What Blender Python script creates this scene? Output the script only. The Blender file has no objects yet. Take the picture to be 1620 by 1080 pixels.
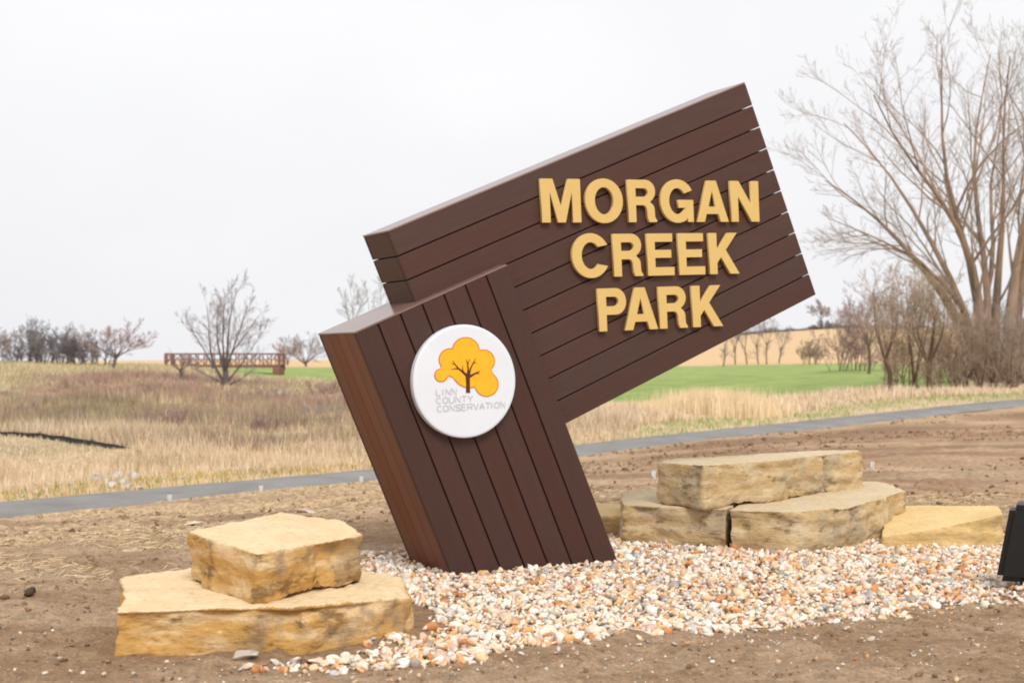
import bpy, bmesh, math, random
import numpy as np
from mathutils import Matrix, Vector

# ------------------------------------------------------------------ camera, sky, sun, exposure
SC = bpy.context.scene
COL = SC.collection
F, H0, CAMZ = 2200.0, 565.0, 1.43            # focal length in photo pixels, horizon row, eye height (m)

cam_d = bpy.data.cameras.new('camera')
cam_d.sensor_width = 36.0
cam_d.lens = 36.0 * F / 1620.0
cam_d.shift_y = (H0 - 540.0) / 1620.0
cam_d.clip_start, cam_d.clip_end = 0.05, 5000.0
cam_d.dof.use_dof = True
cam_d.dof.focus_distance = 9.2
cam_d.dof.aperture_fstop = 3.2
cam = bpy.data.objects.new('camera', cam_d)
COL.objects.link(cam)
cam.location = (0, 0, CAMZ)
cam.rotation_euler = (math.pi / 2, 0, 0)
SC.camera = cam

SUN_AZ, SUN_EL = math.radians(166), math.radians(48)      # clockwise from +Y: behind the camera, a little to the right
world = bpy.data.worlds.new('World')
SC.world = world
world.use_nodes = True
wn = world.node_tree
wn.nodes.clear()
w_out = wn.nodes.new('ShaderNodeOutputWorld')
w_bg = wn.nodes.new('ShaderNodeBackground')
w_bg.inputs['Strength'].default_value = 0.1
sky = wn.nodes.new('ShaderNodeTexSky')
sky.sky_type = 'NISHITA'
sky.sun_disc = False
sky.sun_elevation, sky.sun_rotation = SUN_EL, SUN_AZ
sky.dust_density = 4.0
desat = wn.nodes.new('ShaderNodeHueSaturation')
desat.inputs['Saturation'].default_value = 0.25
desat.inputs['Value'].default_value = 0.7
wn.links.new(sky.outputs[0], desat.inputs['Color'])
# the even cloud sheet of an overcast day laid over the clear sky
tc = wn.nodes.new('ShaderNodeTexCoord')
mp = wn.nodes.new('ShaderNodeMapping')
mp.inputs['Scale'].default_value = (1.0, 1.0, 2.2)
nz = wn.nodes.new('ShaderNodeTexNoise')
nz.inputs['Scale'].default_value = 1.7
nz.inputs['Detail'].default_value = 5.0
rp = wn.nodes.new('ShaderNodeValToRGB')
rp.color_ramp.elements[0].position = 0.3
rp.color_ramp.elements[0].color = (5.75, 5.75, 6.0, 1)
rp.color_ramp.elements[1].position = 0.7
rp.color_ramp.elements[1].color = (6.7, 6.7, 6.78, 1)
mx = wn.nodes.new('ShaderNodeMix')
mx.data_type = 'RGBA'
mx.inputs[0].default_value = 0.95
wn.links.new(tc.outputs['Generated'], mp.inputs[0])
wn.links.new(mp.outputs[0], nz.inputs['Vector'])
wn.links.new(nz.outputs[0], rp.inputs[0])
wn.links.new(desat.outputs[0], mx.inputs[6])
wn.links.new(rp.outputs[0], mx.inputs[7])
wn.links.new(mx.outputs[2], w_bg.inputs[0])
wn.links.new(w_bg.outputs[0], w_out.inputs[0])

sun_d = bpy.data.lights.new('sun', 'SUN')
sun_d.energy = 1.5
sun_d.angle = math.radians(22)
sun_d.color = (1.0, 0.96, 0.9)
sun = bpy.data.objects.new('sun', sun_d)
COL.objects.link(sun)
to_sun = Vector((math.sin(SUN_AZ) * math.cos(SUN_EL), math.cos(SUN_AZ) * math.cos(SUN_EL), math.sin(SUN_EL)))
sun.rotation_euler = to_sun.to_track_quat('Z', 'Y').to_euler()
sun.location = (0, -5, 12)

SC.cycles.filter_width = 1.9
SC.view_settings.view_transform = 'Standard'
SC.view_settings.look = 'None'
SC.view_settings.exposure = 0.6
SC.view_settings.gamma = 1.0
SC.view_settings.use_curve_mapping = False

# ------------------------------------------------------------------ helpers
rng = np.random.default_rng(11)
random.seed(11)

def lin(r, g, b, k=1.0):
    o = []
    for c in (r, g, b):
        c /= 255.0
        o.append(k * (c / 12.92 if c <= 0.04045 else ((c + 0.055) / 1.055) ** 2.4))
    return tuple(o)

def P(px, py, Y):
    """a photo pixel at a known distance -> world point"""
    return np.array([(px - 810.0) / F * Y, Y, CAMZ - (py - H0) / F * Y])

def link(o, parent=None):
    COL.objects.link(o)
    if parent is not None:
        o.parent = parent
    return o

def tag(o, label, cat, group=None):
    o['label'] = label
    o['category'] = cat
    if group:
        o['group'] = group
    return o

def empty(name, loc, label, cat, group=None):
    o = bpy.data.objects.new(name, None)
    o.empty_display_size = 0.2
    link(o)
    o.location = loc
    return tag(o, label, cat, group)

def mk_mesh(name, V, quads=None, tris=None, col=None, smooth=False):
    V = np.asarray(V, dtype=np.float32).reshape(-1, 3)
    q = np.zeros((0, 4), np.int32) if quads is None else np.asarray(quads, np.int32).reshape(-1, 4)
    t = np.zeros((0, 3), np.int32) if tris is None else np.asarray(tris, np.int32).reshape(-1, 3)
    me = bpy.data.meshes.new(name)
    me.vertices.add(len(V))
    me.vertices.foreach_set('co', V.ravel())
    nl = q.size + t.size
    me.loops.add(nl)
    me.loops.foreach_set('vertex_index', np.concatenate([q.ravel(), t.ravel()]))
    me.polygons.add(len(q) + len(t))
    starts = np.concatenate([np.arange(len(q)) * 4, q.size + np.arange(len(t)) * 3]).astype(np.int32)
    me.polygons.foreach_set('loop_start', starts)
    if smooth:
        me.polygons.foreach_set('use_smooth', np.ones(len(q) + len(t), bool))
    me.update(calc_edges=True)
    if col is not None:
        a = me.color_attributes.new('Col', 'FLOAT_COLOR', 'POINT')
        c = np.ones((len(V), 4), np.float32)
        c[:, :3] = col
        a.data.foreach_set('color', c.ravel())
    me.validate()
    return me

def obj(name, me, mat, parent=None, matrix=None):
    o = bpy.data.objects.new(name, me)
    if mat is not None and len(me.materials) == 0:
        me.materials.append(mat)
    link(o, parent)
    if matrix is not None:
        if parent is not None:
            o.matrix_local = matrix
        else:
            o.matrix_world = matrix
    return o

# value noise -------------------------------------------------------
def _h(i, j, k, s):
    n = (i * 374761393 + j * 668265263 + k * 2147483647 * 3 + s * 974634777) & 0xFFFFFFFF
    n = ((n ^ (n >> 13)) * 1274126177) & 0xFFFFFFFF
    return ((n ^ (n >> 16)) & 0xFFFF) / 65535.0

def vnoise(x, y, z=None, s=0):
    x = np.asarray(x, float); y = np.asarray(y, float)
    z = np.zeros_like(x) if z is None else np.asarray(z, float)
    i, j, k = (np.floor(v).astype(np.int64) for v in (x, y, z))
    fx, fy, fz = x - i, y - j, z - k
    fx, fy, fz = (v * v * (3 - 2 * v) for v in (fx, fy, fz))
    r = 0
    for a in (0, 1):
        for b in (0, 1):
            for c in (0, 1):
                r = r + (fx if a else 1 - fx) * (fy if b else 1 - fy) * (fz if c else 1 - fz) * _h(i + a, j + b, k + c, s)
    return r

def fbm(x, y, z=None, s=0, o=4):
    r, a, f, t = 0, 1.0, 1.0, 0
    for q in range(o):
        r = r + a * vnoise(np.asarray(x) * f, np.asarray(y) * f, None if z is None else np.asarray(z) * f, s + q * 7)
        t += a; a *= 0.5; f *= 2.03
    return r / t

def sstep(a, b, x):
    t = np.clip((x - a) / (b - a), 0, 1)
    return t * t * (3 - 2 * t)

# materials ----------------------------------------------------------
def nodes(name):
    m = bpy.data.materials.new(name)
    m.use_nodes = True
    nt = m.node_tree
    return m, nt, nt.nodes['Principled BSDF']

def N(nt, kind, **kw):
    n = nt.nodes.new(kind)
    for k, v in kw.items():
        if k in n.inputs:
            n.inputs[k].default_value = v
        else:
            setattr(n, k, v)
    return n

def noise_mat(name, c0, c1, scale=8, detail=6, rough=0.7, bump=0.2, bdist=0.01, stretch=(1, 1, 1), rnd=0.0, spec=0.3, coat=0.0):
    """two tones mixed by stretched noise in object space, fine bump, optional per-object brightness"""
    m, nt, b = nodes(name)
    tcn = N(nt, 'ShaderNodeTexCoord')
    mpn = N(nt, 'ShaderNodeMapping')
    mpn.inputs['Scale'].default_value = stretch
    nt.links.new(tcn.outputs['Object'], mpn.inputs[0])
    n1 = N(nt, 'ShaderNodeTexNoise', Scale=scale, Detail=detail, Roughness=0.6)
    nt.links.new(mpn.outputs[0], n1.inputs['Vector'])
    r = N(nt, 'ShaderNodeValToRGB')
    r.color_ramp.elements[0].position, r.color_ramp.elements[1].position = 0.32, 0.68
    r.color_ramp.elements[0].color = (*c0, 1)
    r.color_ramp.elements[1].color = (*c1, 1)
    nt.links.new(n1.outputs[0], r.inputs[0])
    last = r.outputs[0]
    if rnd:
        oi = N(nt, 'ShaderNodeObjectInfo')
        mr = N(nt, 'ShaderNodeMapRange')
        mr.inputs['To Min'].default_value, mr.inputs['To Max'].default_value = 1 - rnd, 1 + rnd
        nt.links.new(oi.outputs['Random'], mr.inputs['Value'])
        hs = N(nt, 'ShaderNodeHueSaturation')
        nt.links.new(mr.outputs[0], hs.inputs['Value'])
        m2 = N(nt, 'ShaderNodeMath'); m2.operation = 'FRACT'
        m1 = N(nt, 'ShaderNodeMath'); m1.operation = 'MULTIPLY'; m1.inputs[1].default_value = 7.3
        nt.links.new(oi.outputs['Random'], m1.inputs[0]); nt.links.new(m1.outputs[0], m2.inputs[0])
        ms = N(nt, 'ShaderNodeMapRange')
        ms.inputs['To Min'].default_value, ms.inputs['To Max'].default_value = 1 - 1.6 * rnd, 1 + 0.9 * rnd
        nt.links.new(m2.outputs[0], ms.inputs['Value'])
        nt.links.new(ms.outputs[0], hs.inputs['Saturation'])
        nt.links.new(last, hs.inputs['Color'])
        last = hs.outputs[0]
    nt.links.new(last, b.inputs['Base Color'])
    b.inputs['Roughness'].default_value = rough
    b.inputs['Specular IOR Level'].default_value = spec
    b.inputs['Coat Weight'].default_value = coat
    if bump:
        bp = N(nt, 'ShaderNodeBump', Strength=bump, Distance=bdist)
        nt.links.new(n1.outputs[0], bp.inputs['Height'])
        nt.links.new(bp.outputs[0], b.inputs['Normal'])
    return m

def attr_mat(name, rough=0.85, bump=0.0, bdist=0.02, nscale=20.0, vary=0.25, speck=0.0, spec=0.2):
    """the mesh's own cover colour with fine procedural variation"""
    m, nt, b = nodes(name)
    at = N(nt, 'ShaderNodeVertexColor', layer_name='Col')
    tcn = N(nt, 'ShaderNodeTexCoord')
    n1 = N(nt, 'ShaderNodeTexNoise', Scale=nscale, Detail=8.0, Roughness=0.65)
    nt.links.new(tcn.outputs['Object'], n1.inputs['Vector'])
    mr = N(nt, 'ShaderNodeMapRange')
    mr.inputs['From Min'].default_value, mr.inputs['From Max'].default_value = 0.3, 0.7
    mr.inputs['To Min'].default_value, mr.inputs['To Max'].default_value = 1 - vary, 1 + vary
    nt.links.new(n1.outputs[0], mr.inputs['Value'])
    hs = N(nt, 'ShaderNodeHueSaturation')
    if speck:
        n3 = N(nt, 'ShaderNodeTexNoise', Scale=nscale * 5.0, Detail=4.0, Roughness=0.8)
        nt.links.new(tcn.outputs['Object'], n3.inputs['Vector'])
        m3 = N(nt, 'ShaderNodeMapRange')
        m3.inputs['From Min'].default_value, m3.inputs['From Max'].default_value = 0.35, 0.65
        m3.inputs['To Min'].default_value, m3.inputs['To Max'].default_value = 1 - speck, 1 + speck
        nt.links.new(n3.outputs[0], m3.inputs['Value'])
        mm = N(nt, 'ShaderNodeMath'); mm.operation = 'MULTIPLY'
        nt.links.new(mr.outputs[0], mm.inputs[0]); nt.links.new(m3.outputs[0], mm.inputs[1])
        nt.links.new(mm.outputs[0], hs.inputs['Value'])
    else:
        nt.links.new(mr.outputs[0], hs.inputs['Value'])
    nt.links.new(at.outputs[0], hs.inputs['Color'])
    nt.links.new(hs.outputs[0], b.inputs['Base Color'])
    b.inputs['Roughness'].default_value = rough
    b.inputs['Specular IOR Level'].default_value = spec
    if bump:
        n2 = N(nt, 'ShaderNodeTexNoise', Scale=nscale * 2.6, Detail=8.0, Roughness=0.7)
        nt.links.new(tcn.outputs['Object'], n2.inputs['Vector'])
        bp = N(nt, 'ShaderNodeBump', Strength=bump, Distance=bdist)
        nt.links.new(n2.outputs[0], bp.inputs['Height'])
        nt.links.new(bp.outputs[0], b.inputs['Normal'])
    return m

# ------------------------------------------------------------------ terrain
PATH = np.array([(-30.0, 3.0), (-19.0, 11.0), (-13.0, 15.7), (-7.73, 21.0), (-5.3, 23.6), (-2.63, 26.3), (-0.6, 28.7), (1.5, 31.5), (4.4, 35.0), (7.76, 38.8),
                 (12.2, 42.9), (17.3, 46.7), (23.0, 51.0), (30.0, 55.6), (48.0, 66.0), (90.0, 90.0)])

def path_sd(x, y):
    """signed distance to the trail centre line, positive on the camera's side"""
    x = np.asarray(x, float); y = np.asarray(y, float)
    best = np.full(x.shape, 1e9); sgn = np.ones(x.shape)
    for (ax, ay), (bx, by) in zip(PATH[:-1], PATH[1:]):
        dx, dy = bx - ax, by - ay
        t = np.clip(((x - ax) * dx + (y - ay) * dy) / (dx * dx + dy * dy), 0, 1)
        d = np.hypot(x - ax - t * dx, y - ay - t * dy)
        c = dx * (y - ay) - dy * (x - ax)
        m = d < best
        best = np.where(m, d, best)
        sgn = np.where(m, np.where(c > 0, -1.0, 1.0), sgn)
    return best * sgn

def inpoly(x, y, poly):
    x = np.asarray(x); y = np.asarray(y)
    r = np.zeros(x.shape, bool)
    n = len(poly)
    for i in range(n):
        (x0, y0), (x1, y1) = poly[i], poly[(i + 1) % n]
        if y0 == y1:
            continue
        c = ((y0 > y) != (y1 > y)) & (x < (x1 - x0) * (y - y0) / (y1 - y0) + x0)
        r ^= c
    return r

def edge_dist(x, y, poly):
    best = np.full(x.shape, 1e9)
    n = len(poly)
    for i in range(n):
        (ax, ay), (bx, by) = poly[i], poly[(i + 1) % n]
        dx, dy = bx - ax, by - ay
        t = np.clip(((x - ax) * dx + (y - ay) * dy) / (dx * dx + dy * dy), 0, 1)
        best = np.minimum(best, np.hypot(x - ax - t * dx, y - ay - t * dy))
    return best
BED = [(-1.02, 6.42), (-0.55, 6.36), (-0.25, 6.52), (.15, 6.85), (.62, 7.08), (1.2, 7.22), (1.75, 7.55), (2.5, 7.9), (3.15, 8.42), (4.3, 8.9), (4.6, 10.2), (4.2, 11.2), (3.2, 11.2), (2.0, 11.0), (.9, 11.25), (.3, 11.3), (-.3, 10.8), (-1.12, 10.1), (-1.0, 9.0), (-.75, 8.2), (-.4, 7.7), (-.42, 7.15), (-.75, 6.8)]
ctl = []
def c_px(px, py, Y):
    ctl.append(P(px, py, Y))
def c_w(x, y, z):
    ctl.append(np.array([x, y, z]))
for x, y in ((0, 6), (-3, 6), (3, 6), (0, 9), (-2.4, 8.5), (2.5, 9), (1, 11.5), (-1.5, 10.5), (4, 11), (0, 0), (-6, 2), (6, 2), (5, 6.5), (-4, 8)):
    c_w(x, y, 0)
for a in ((0, 807, 21), (590, 752, 26.3), (915, 712, 31.5), (1250, 674, 38.8), (1620, 634, 46.7)):
    c_px(*a)
c_w(-13, 15.7, -0.75); c_w(-19, 11, -0.6); c_w(30, 55.6, 0.1)
for a in ((0, 868, 11.5 * 0.99), (330, 820, 16.5), (1500, 722, 20), (1620, 690, 27), (1620, 655, 42), (1620, 782, 14.8), (1000, 800, 13.2)):
    c_px(*a)
for a in ((180, 762, 25), (0, 722, 33), (0, 697, 38), (230, 714, 33), (450, 705, 36), (0, 640, 55), (0, 600, 75), (0, 579, 95), (300, 642, 55), (300, 603, 80), (300, 585, 102),
          (540, 650, 55), (560, 612, 75), (480, 603, 95), (480, 583, 160), (480, 576, 260), (480, 573, 600), (0, 572, 300), (0, 571, 700)):
    c_px(*a)
for a in ((1130, 662, 42), (1000, 646, 60), (1300, 640, 58), (1200, 578, 180), (1200, 561, 235), (1200, 530, 330), (1340, 519, 400), (1100, 545, 330), (900, 565, 400), (700, 570, 400),
          (1405, 629, 50), (1560, 607, 62), (1500, 582, 100), (1620, 568, 200), (1620, 525, 420), (1900, 520, 450)):
    c_px(*a)
c_w(-60, 40, -0.4); c_w(-90, 95, 1.2); c_w(70, 60, 0.6); c_w(120, 140, 2.0); c_w(-300, 500, 0); c_w(60, 20, 0.2); c_w(-60, -20, 0); c_w(60, -20, 0)
c_w(400, 420, 11); c_w(-500, 900, -2); c_w(600, 900, 8); c_w(0, 900, 1)
ctl = np.array(ctl)
S_ = 60.0
def warp(y):                       # compress the far distance so near and far controls weigh alike
    return np.sign(y) * S_ * np.log1p(np.abs(y) / S_)
def _k(a, b):
    d2 = ((a[:, None, :] - b[None, :, :]) ** 2).sum(-1)
    return np.sqrt(d2 + 4.0)
cxy = np.stack([warp(ctl[:, 0]), warp(ctl[:, 1])], 1)
_A = _k(cxy, cxy) + 0.02 * np.eye(len(ctl))
_n = len(ctl)
_M = np.zeros((_n + 1, _n + 1)); _M[:_n, :_n] = _A; _M[_n, :_n] = 1; _M[:_n, _n] = 1
_w = np.linalg.solve(_M, np.concatenate([ctl[:, 2], [0]]))

def base_z(x, y):
    x = np.asarray(x, float); y = np.asarray(y, float)
    sh = x.shape
    q = np.stack([warp(x.ravel()), warp(y.ravel())], 1)
    out = np.empty(len(q))
    for i in range(0, len(q), 20000):
        out[i:i + 20000] = _k(q[i:i + 20000], cxy) @ _w[:_n] + _w[_n]
    return out.reshape(sh)

def bed_in(x, y):
    """1 inside the gravel bed, 0 outside, soft at its rim"""
    w_ = np.zeros(x.shape)
    m_ = (x > -1.5) & (x < 5) & (y > 6) & (y < 11.6)
    if m_.any():
        w_[m_] = np.where(inpoly(x[m_], y[m_], BED), sstep(0, 0.3, edge_dist(x[m_], y[m_], BED)), 0)
    return w_

def ground_z(x, y, sd=None):
    x = np.asarray(x, float); y = np.asarray(y, float)
    z = base_z(x, y)
    if sd is None:
        sd = path_sd(x, y)
    rough = sstep(1.2, 3.0, np.abs(sd))
    near = 1 - sstep(14, 60, y)
    soil = (sd > 0)
    lump = (fbm(x * 3.1, y * 3.1, s=3) - 0.5) * 0.055 + (np.clip(fbm(x * 8, y * 8, s=9, o=3) - 0.54, 0, 1)) * 0.13 + (fbm(x * 19, y * 19, s=12, o=2) - 0.5) * 0.016
    rut = (fbm((x * 0.5 - y * 0.10), (y * 0.9 + x * 0.4), s=21, o=3) - 0.5) * 0.12
    far = (fbm(x * 0.25, y * 0.25, s=5) - 0.5) * (0.3 + 0.5 * sstep(34, 42, y) * (1 - sstep(75, 90, y)) * (x < 0))
    z = z + rough * np.where(soil, lump * near + rut * sstep(10.5, 16, y) * near, far * (1 - sstep(120, 250, y)))
    bi = bed_in(x, y)
    z = z * (1 - bi) - 0.035 * bi
    z = z - 0.05 * (1 - sstep(0.95, 1.5, np.abs(sd)))
    return z

def gz(x, y):
    return float(ground_z(np.array([x]), np.array([y]))[0])

def axis(lo, hi, step, far_lo, far_hi, g):
    a = list(np.arange(lo, hi + 1e-6, step))
    s, v, up = step, hi, []
    while v < far_hi:
        s *= g; v += s; up.append(v)
    s, v, dn = step, lo, []
    while v > far_lo:
        s *= g; v -= s; dn.append(v)
    return np.array(dn[::-1] + a + up)

gx = axis(-4.5, 5.0, 0.06, -800, 800, 1.055)
gy = axis(5.2, 12.5, 0.06, -25, 1300, 1.032)
GX, GY = np.meshgrid(gx, gy)
SD = path_sd(GX, GY)
GZ = ground_z(GX, GY, SD)

GREEN = [(-17.5, 94), (-6, 84), (3, 70), (5, 58), (16, 57.5), (21, 62), (30, 90), (50, 182), (0, 178), (-45, 172), (-33, 130)]
def blend(a, b, t):
    return np.asarray(a)[..., :] * (1 - t[..., None]) + np.asarray(b) * t[..., None]

def straw_amount(x, y, sd):
    """where loose straw mulch lies on the soil (0..1)"""
    n = fbm(x * 0.55 + y * 0.3, y * 1.1, s=40)
    left = sstep(-1.4, -2.6, x) * sstep(8.3, 9.6, y) * (1 - sstep(12.5, 15, y))
    mid = sstep(-0.6, -1.6, x) * sstep(13.5, 16, y) * sstep(1.0, 1.6, sd) * 0.8
    strip = sstep(0.2, 0.8, x) * sstep(12.7, 13.1, y) * (1 - sstep(14.6, 15.1, y)) * 1.6
    verge = (1 - sstep(1.4, 2.6, sd)) * 0.9
    return np.clip((left + mid) * sstep(0.36, 0.56, n) + strip * sstep(0.3, 0.45, n) + verge * sstep(0.3, 0.5, n), 0, 1)

soil_a, soil_b = np.array(lin(196, 166, 135, 1.02)), np.array(lin(170, 138, 107, 1.02))
soil_red = np.array(lin(176, 138, 108, 0.9))
straw_c = np.array(lin(216, 190, 154, 0.88))
tan_c, olive_c, green_c = np.array(lin(214, 188, 154, 0.85)), np.array(lin(178, 166, 130, 0.85)), np.array(lin(140, 156, 80, 0.72))
stub_c, redb_c = np.array(lin(226, 192, 148, 0.85)), np.array(lin(172, 138, 116, 0.8))
n_lo = fbm(GX * 0.5, GY * 0.9, s=60); n_mid = fbm(GX * 2.2, GY * 3.4, s=70)
soil = blend(np.broadcast_to(soil_a, GX.shape + (3,)), soil_b, sstep(0.4, 0.66, n_lo * 0.5 + n_mid * 0.5))
soil = blend(soil, soil_red, sstep(0.5, 4, GX) * sstep(12, 18, GY) * 0.85)
trk = vnoise((GX * 0.16 - GY * 0.05), (GY * 0.9 + GX * 0.32), s=77)
soil = blend(soil, soil_b * 0.82, sstep(0.58, 0.8, trk) * sstep(10, 15, GY) * 0.8)
soil = blend(soil, straw_c, 0.7 * sstep(0.62, 0.8, vnoise(GX * 0.13 - GY * 0.04 + 9, GY * 0.8 + GX * 0.3, s=78)) * sstep(14, 18, GY))
for q_, (fx_, fy_, am) in enumerate(((0.7, 1.3, .35), (1.9, 3.0, .35), (0.3, 0.8, .4))):
    st = fbm(GX * fx_ - GY * 0.12 * fx_, GY * fy_ + GX * 0.33 * fy_, s=500 + q_, o=3)
    soil = blend(soil, soil_b * 0.78, sstep(0.54, 0.7, st) * sstep(9, 14, GY) * am)
    soil = blend(soil, soil_a * 1.22, sstep(0.46, 0.30, st) * sstep(9, 14, GY) * am)
soil = blend(soil, soil_b * 0.74, sstep(1.6, 2.6, SD) * (1 - sstep(4.0, 7.0, SD)) * sstep(1, 4, GX) * sstep(0.35, 0.6, fbm(GX * 0.3, GY * 0.5, s=530)) * 0.85)
soil = blend(soil, straw_c, 0.6 * straw_amount(GX, GY, SD))
far_n = fbm(GX * 0.07, GY * 0.05, s=80)
prair = blend(np.broadcast_to(tan_c, GX.shape + (3,)), olive_c, sstep(0.4, 0.62, far_n) * 0.8)
prair = blend(prair, redb_c, sstep(52, 60, GY) * (1 - sstep(74, 84, GY)) * (GX < 2) * sstep(-0.37, -0.29, GX / np.maximum(GY, 1)) * 0.6)
prair = blend(prair, olive_c * 1.25, sstep(82, 92, GY) * (1 - sstep(110, 150, GY)) * (GX < 2) * 0.7)
prair = blend(prair, stub_c, sstep(176, 186, GY))
grn = blend(np.broadcast_to(green_c, GX.shape + (3,)), np.array(lin(162, 180, 104, 0.78)), sstep(0.35, 0.7, fbm(GX * 0.03, GY * 0.012, s=90)))
is_soil = SD > 0.0
is_green = inpoly(GX, GY, GREEN) & ~is_soil
colr = np.where(is_soil[..., None], soil, np.where(is_green[..., None], grn, prair))

nyv, nxv = GX.shape
idx = np.arange(nyv * nxv).reshape(nyv, nxv)
allq = np.stack([idx[:-1, :-1], idx[:-1, 1:], idx[1:, 1:], idx[1:, :-1]], -1).reshape(-1, 4)
fx = 0.25 * (GX[:-1, :-1] + GX[:-1, 1:] + GX[1:, 1:] + GX[1:, :-1]).ravel()
fy = 0.25 * (GY[:-1, :-1] + GY[:-1, 1:] + GY[1:, 1:] + GY[1:, :-1]).ravel()
f_soil = path_sd(fx, fy) > 0
f_green = inpoly(fx, fy, GREEN) & ~f_soil
f_stub = (fy > 181) & ~f_soil & ~f_green
VV = np.stack([GX, GY, GZ], -1).reshape(-1, 3)
CC = colr.reshape(-1, 3)
M_soil = attr_mat('bare soil', 0.95, 1.0, 0.045, 11.0, 0.30, 0.28)
M_cover = attr_mat('field cover', 0.95, 0.3, 0.05, 3.0, 0.2)
def terrain_piece(name, mask, mat):
    q = allq[mask]
    u, inv = np.unique(q.ravel(), return_inverse=True)
    o = obj(name, mk_mesh(name, VV[u], inv.reshape(-1, 4), None, CC[u], True), mat)
    o['kind'] = 'structure'
    return o
terrain_piece('bare_soil_ground', f_soil, M_soil)
terrain_piece('prairie_ground', ~f_soil & ~f_green & ~f_stub, M_cover)
terrain_piece('green_field', f_green, attr_mat('young crop', 0.95, 0.3, 0.05, 0.35, 0.22, 0.12))
terrain_piece('stubble_hill', f_stub, M_cover)

# the asphalt trail -------------------------------------------------
seg = np.linalg.norm(np.diff(PATH, axis=0), axis=1)
cum = np.concatenate([[0], np.cumsum(seg)])
ss = np.arange(0, cum[-1], 0.5)
cxp = np.interp(ss, cum, PATH[:, 0]); cyp = np.interp(ss, cum, PATH[:, 1])
for _ in range(30):
    cxp[1:-1] = 0.25 * cxp[:-2] + 0.5 * cxp[1:-1] + 0.25 * cxp[2:]
    cyp[1:-1] = 0.25 * cyp[:-2] + 0.5 * cyp[1:-1] + 0.25 * cyp[2:]
czp = base_z(cxp, cyp)
for _ in range(40):
    czp[1:-1] = 0.25 * czp[:-2] + 0.5 * czp[1:-1] + 0.25 * czp[2:]
tx, ty = np.gradient(cxp), np.gradient(cyp)
tl = np.hypot(tx, ty); nx_, ny_ = -ty / tl, tx / tl
rows = []
for off, dz in ((-0.86, -0.06), (-0.80, 0.012), (-0.40, 0.03), (0, 0.036), (0.40, 0.03), (0.80, 0.012), (0.86, -0.06)):
    jit = 0.10 * (fbm(ss * 0.8, ss * 0 + off, s=5) - 0.5) * (abs(off) > 0.7)
    rows.append(np.stack([cxp + nx_ * (off + jit), cyp + ny_ * (off + jit), czp + dz], 1))
R = np.stack(rows, 1)
ii = np.arange(R.shape[0] * 7).reshape(-1, 7)
pq = np.stack([ii[:-1, :-1], ii[1:, :-1], ii[1:, 1:], ii[:-1, 1:]], -1).reshape(-1, 4)
M_asphalt = noise_mat('asphalt', lin(142, 139, 136, 0.74), lin(166, 162, 158, 0.74), 1.2, 10, 0.85, 0.3, 0.004)
tr = obj('asphalt_trail', mk_mesh('asphalt_trail', R.reshape(-1, 3), pq, None, None, True), M_asphalt)
tr['kind'] = 'structure'

# ------------------------------------------------------------------ the park sign
PSI, TH = 0.4750, 0.4041
O = np.array([-0.809, 9.1, 2.2469])
t_ = np.array([math.cos(PSI), math.sin(PSI), 0]); nb = np.array([-math.sin(PSI), math.cos(PSI), 0]); zz = np.array([0, 0, 1.0])
U = math.cos(TH) * t_ + math.sin(TH) * zz
Vv = -math.sin(TH) * t_ + math.cos(TH) * zz
PITCH, UR, TP, Q, UA, PP, VT, D = 0.17, 3.129, 0.448, 0.119, -0.5154, 0.1685, -0.506, 0.699
UB = UA + 7 * PP
sign_base = np.array([0.0, 9.75, 0.0])
sign = empty('park_sign', sign_base, 'tilted brown board entrance sign with gold capital letters and a round white badge', 'sign')

def frame(ax, ay, az, org):
    m = Matrix.Identity(4)
    for r in range(3):
        m[r][0], m[r][1], m[r][2], m[r][3] = ax[r], ay[r], az[r], org[r] - sign_base[r]
    return m
def SP(u, v, n):
    return O + u * U + v * Vv + n * nb

def box_mesh(name, sx, sy, sz, bev=0.003):
    bm = bmesh.new()
    bmesh.ops.create_cube(bm, size=1.0)
    for v in bm.verts:
        v.co.x *= sx; v.co.y *= sy; v.co.z *= sz
    if bev:
        bmesh.ops.bevel(bm, geom=list(bm.edges), offset=bev, segments=1, affect='EDGES')
    me = bpy.data.meshes.new(name)
    bm.to_mesh(me); bm.free()
    return me

def board_mat(name, c0, c1, rough):
    m = noise_mat(name, c0, c1, 3.0, 8, rough, 0.25, 0.002, (1, 30, 30), 0.09, 0.5)
    return m
M_board = noise_mat('brown composite board', lin(88, 57, 47, 0.66), lin(97, 65, 54, 0.66), 3.0, 8, 0.55, 0.12, 0.002, (1, 28, 28), 0.06, 0.4)
M_boardv = noise_mat('brown composite post board', lin(84, 50, 40, 0.62), lin(93, 58, 47, 0.62), 3.0, 8, 0.55, 0.12, 0.002, (28, 28, 1), 0.065, 0.4)
M_boards = noise_mat('russet side board', lin(104, 50, 16, 0.95), lin(120, 60, 20, 0.95), 3.0, 8, 0.55, 0.12, 0.002, (28, 28, 1), 0.10, 0.5)
M_cap = noise_mat('smooth brown cap', lin(120, 92, 84), lin(132, 102, 94), 3.0, 4, 0.24, 0, spec=0.7)  # paler than the boards: sky sheen on the tops put into the colour
M_core = noise_mat('dark inner frame', lin(72, 48, 41), lin(80, 54, 46), 4, 3, 0.9, 0)
GAP = 0.0085
BT = 0.030        # board thickness

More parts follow.
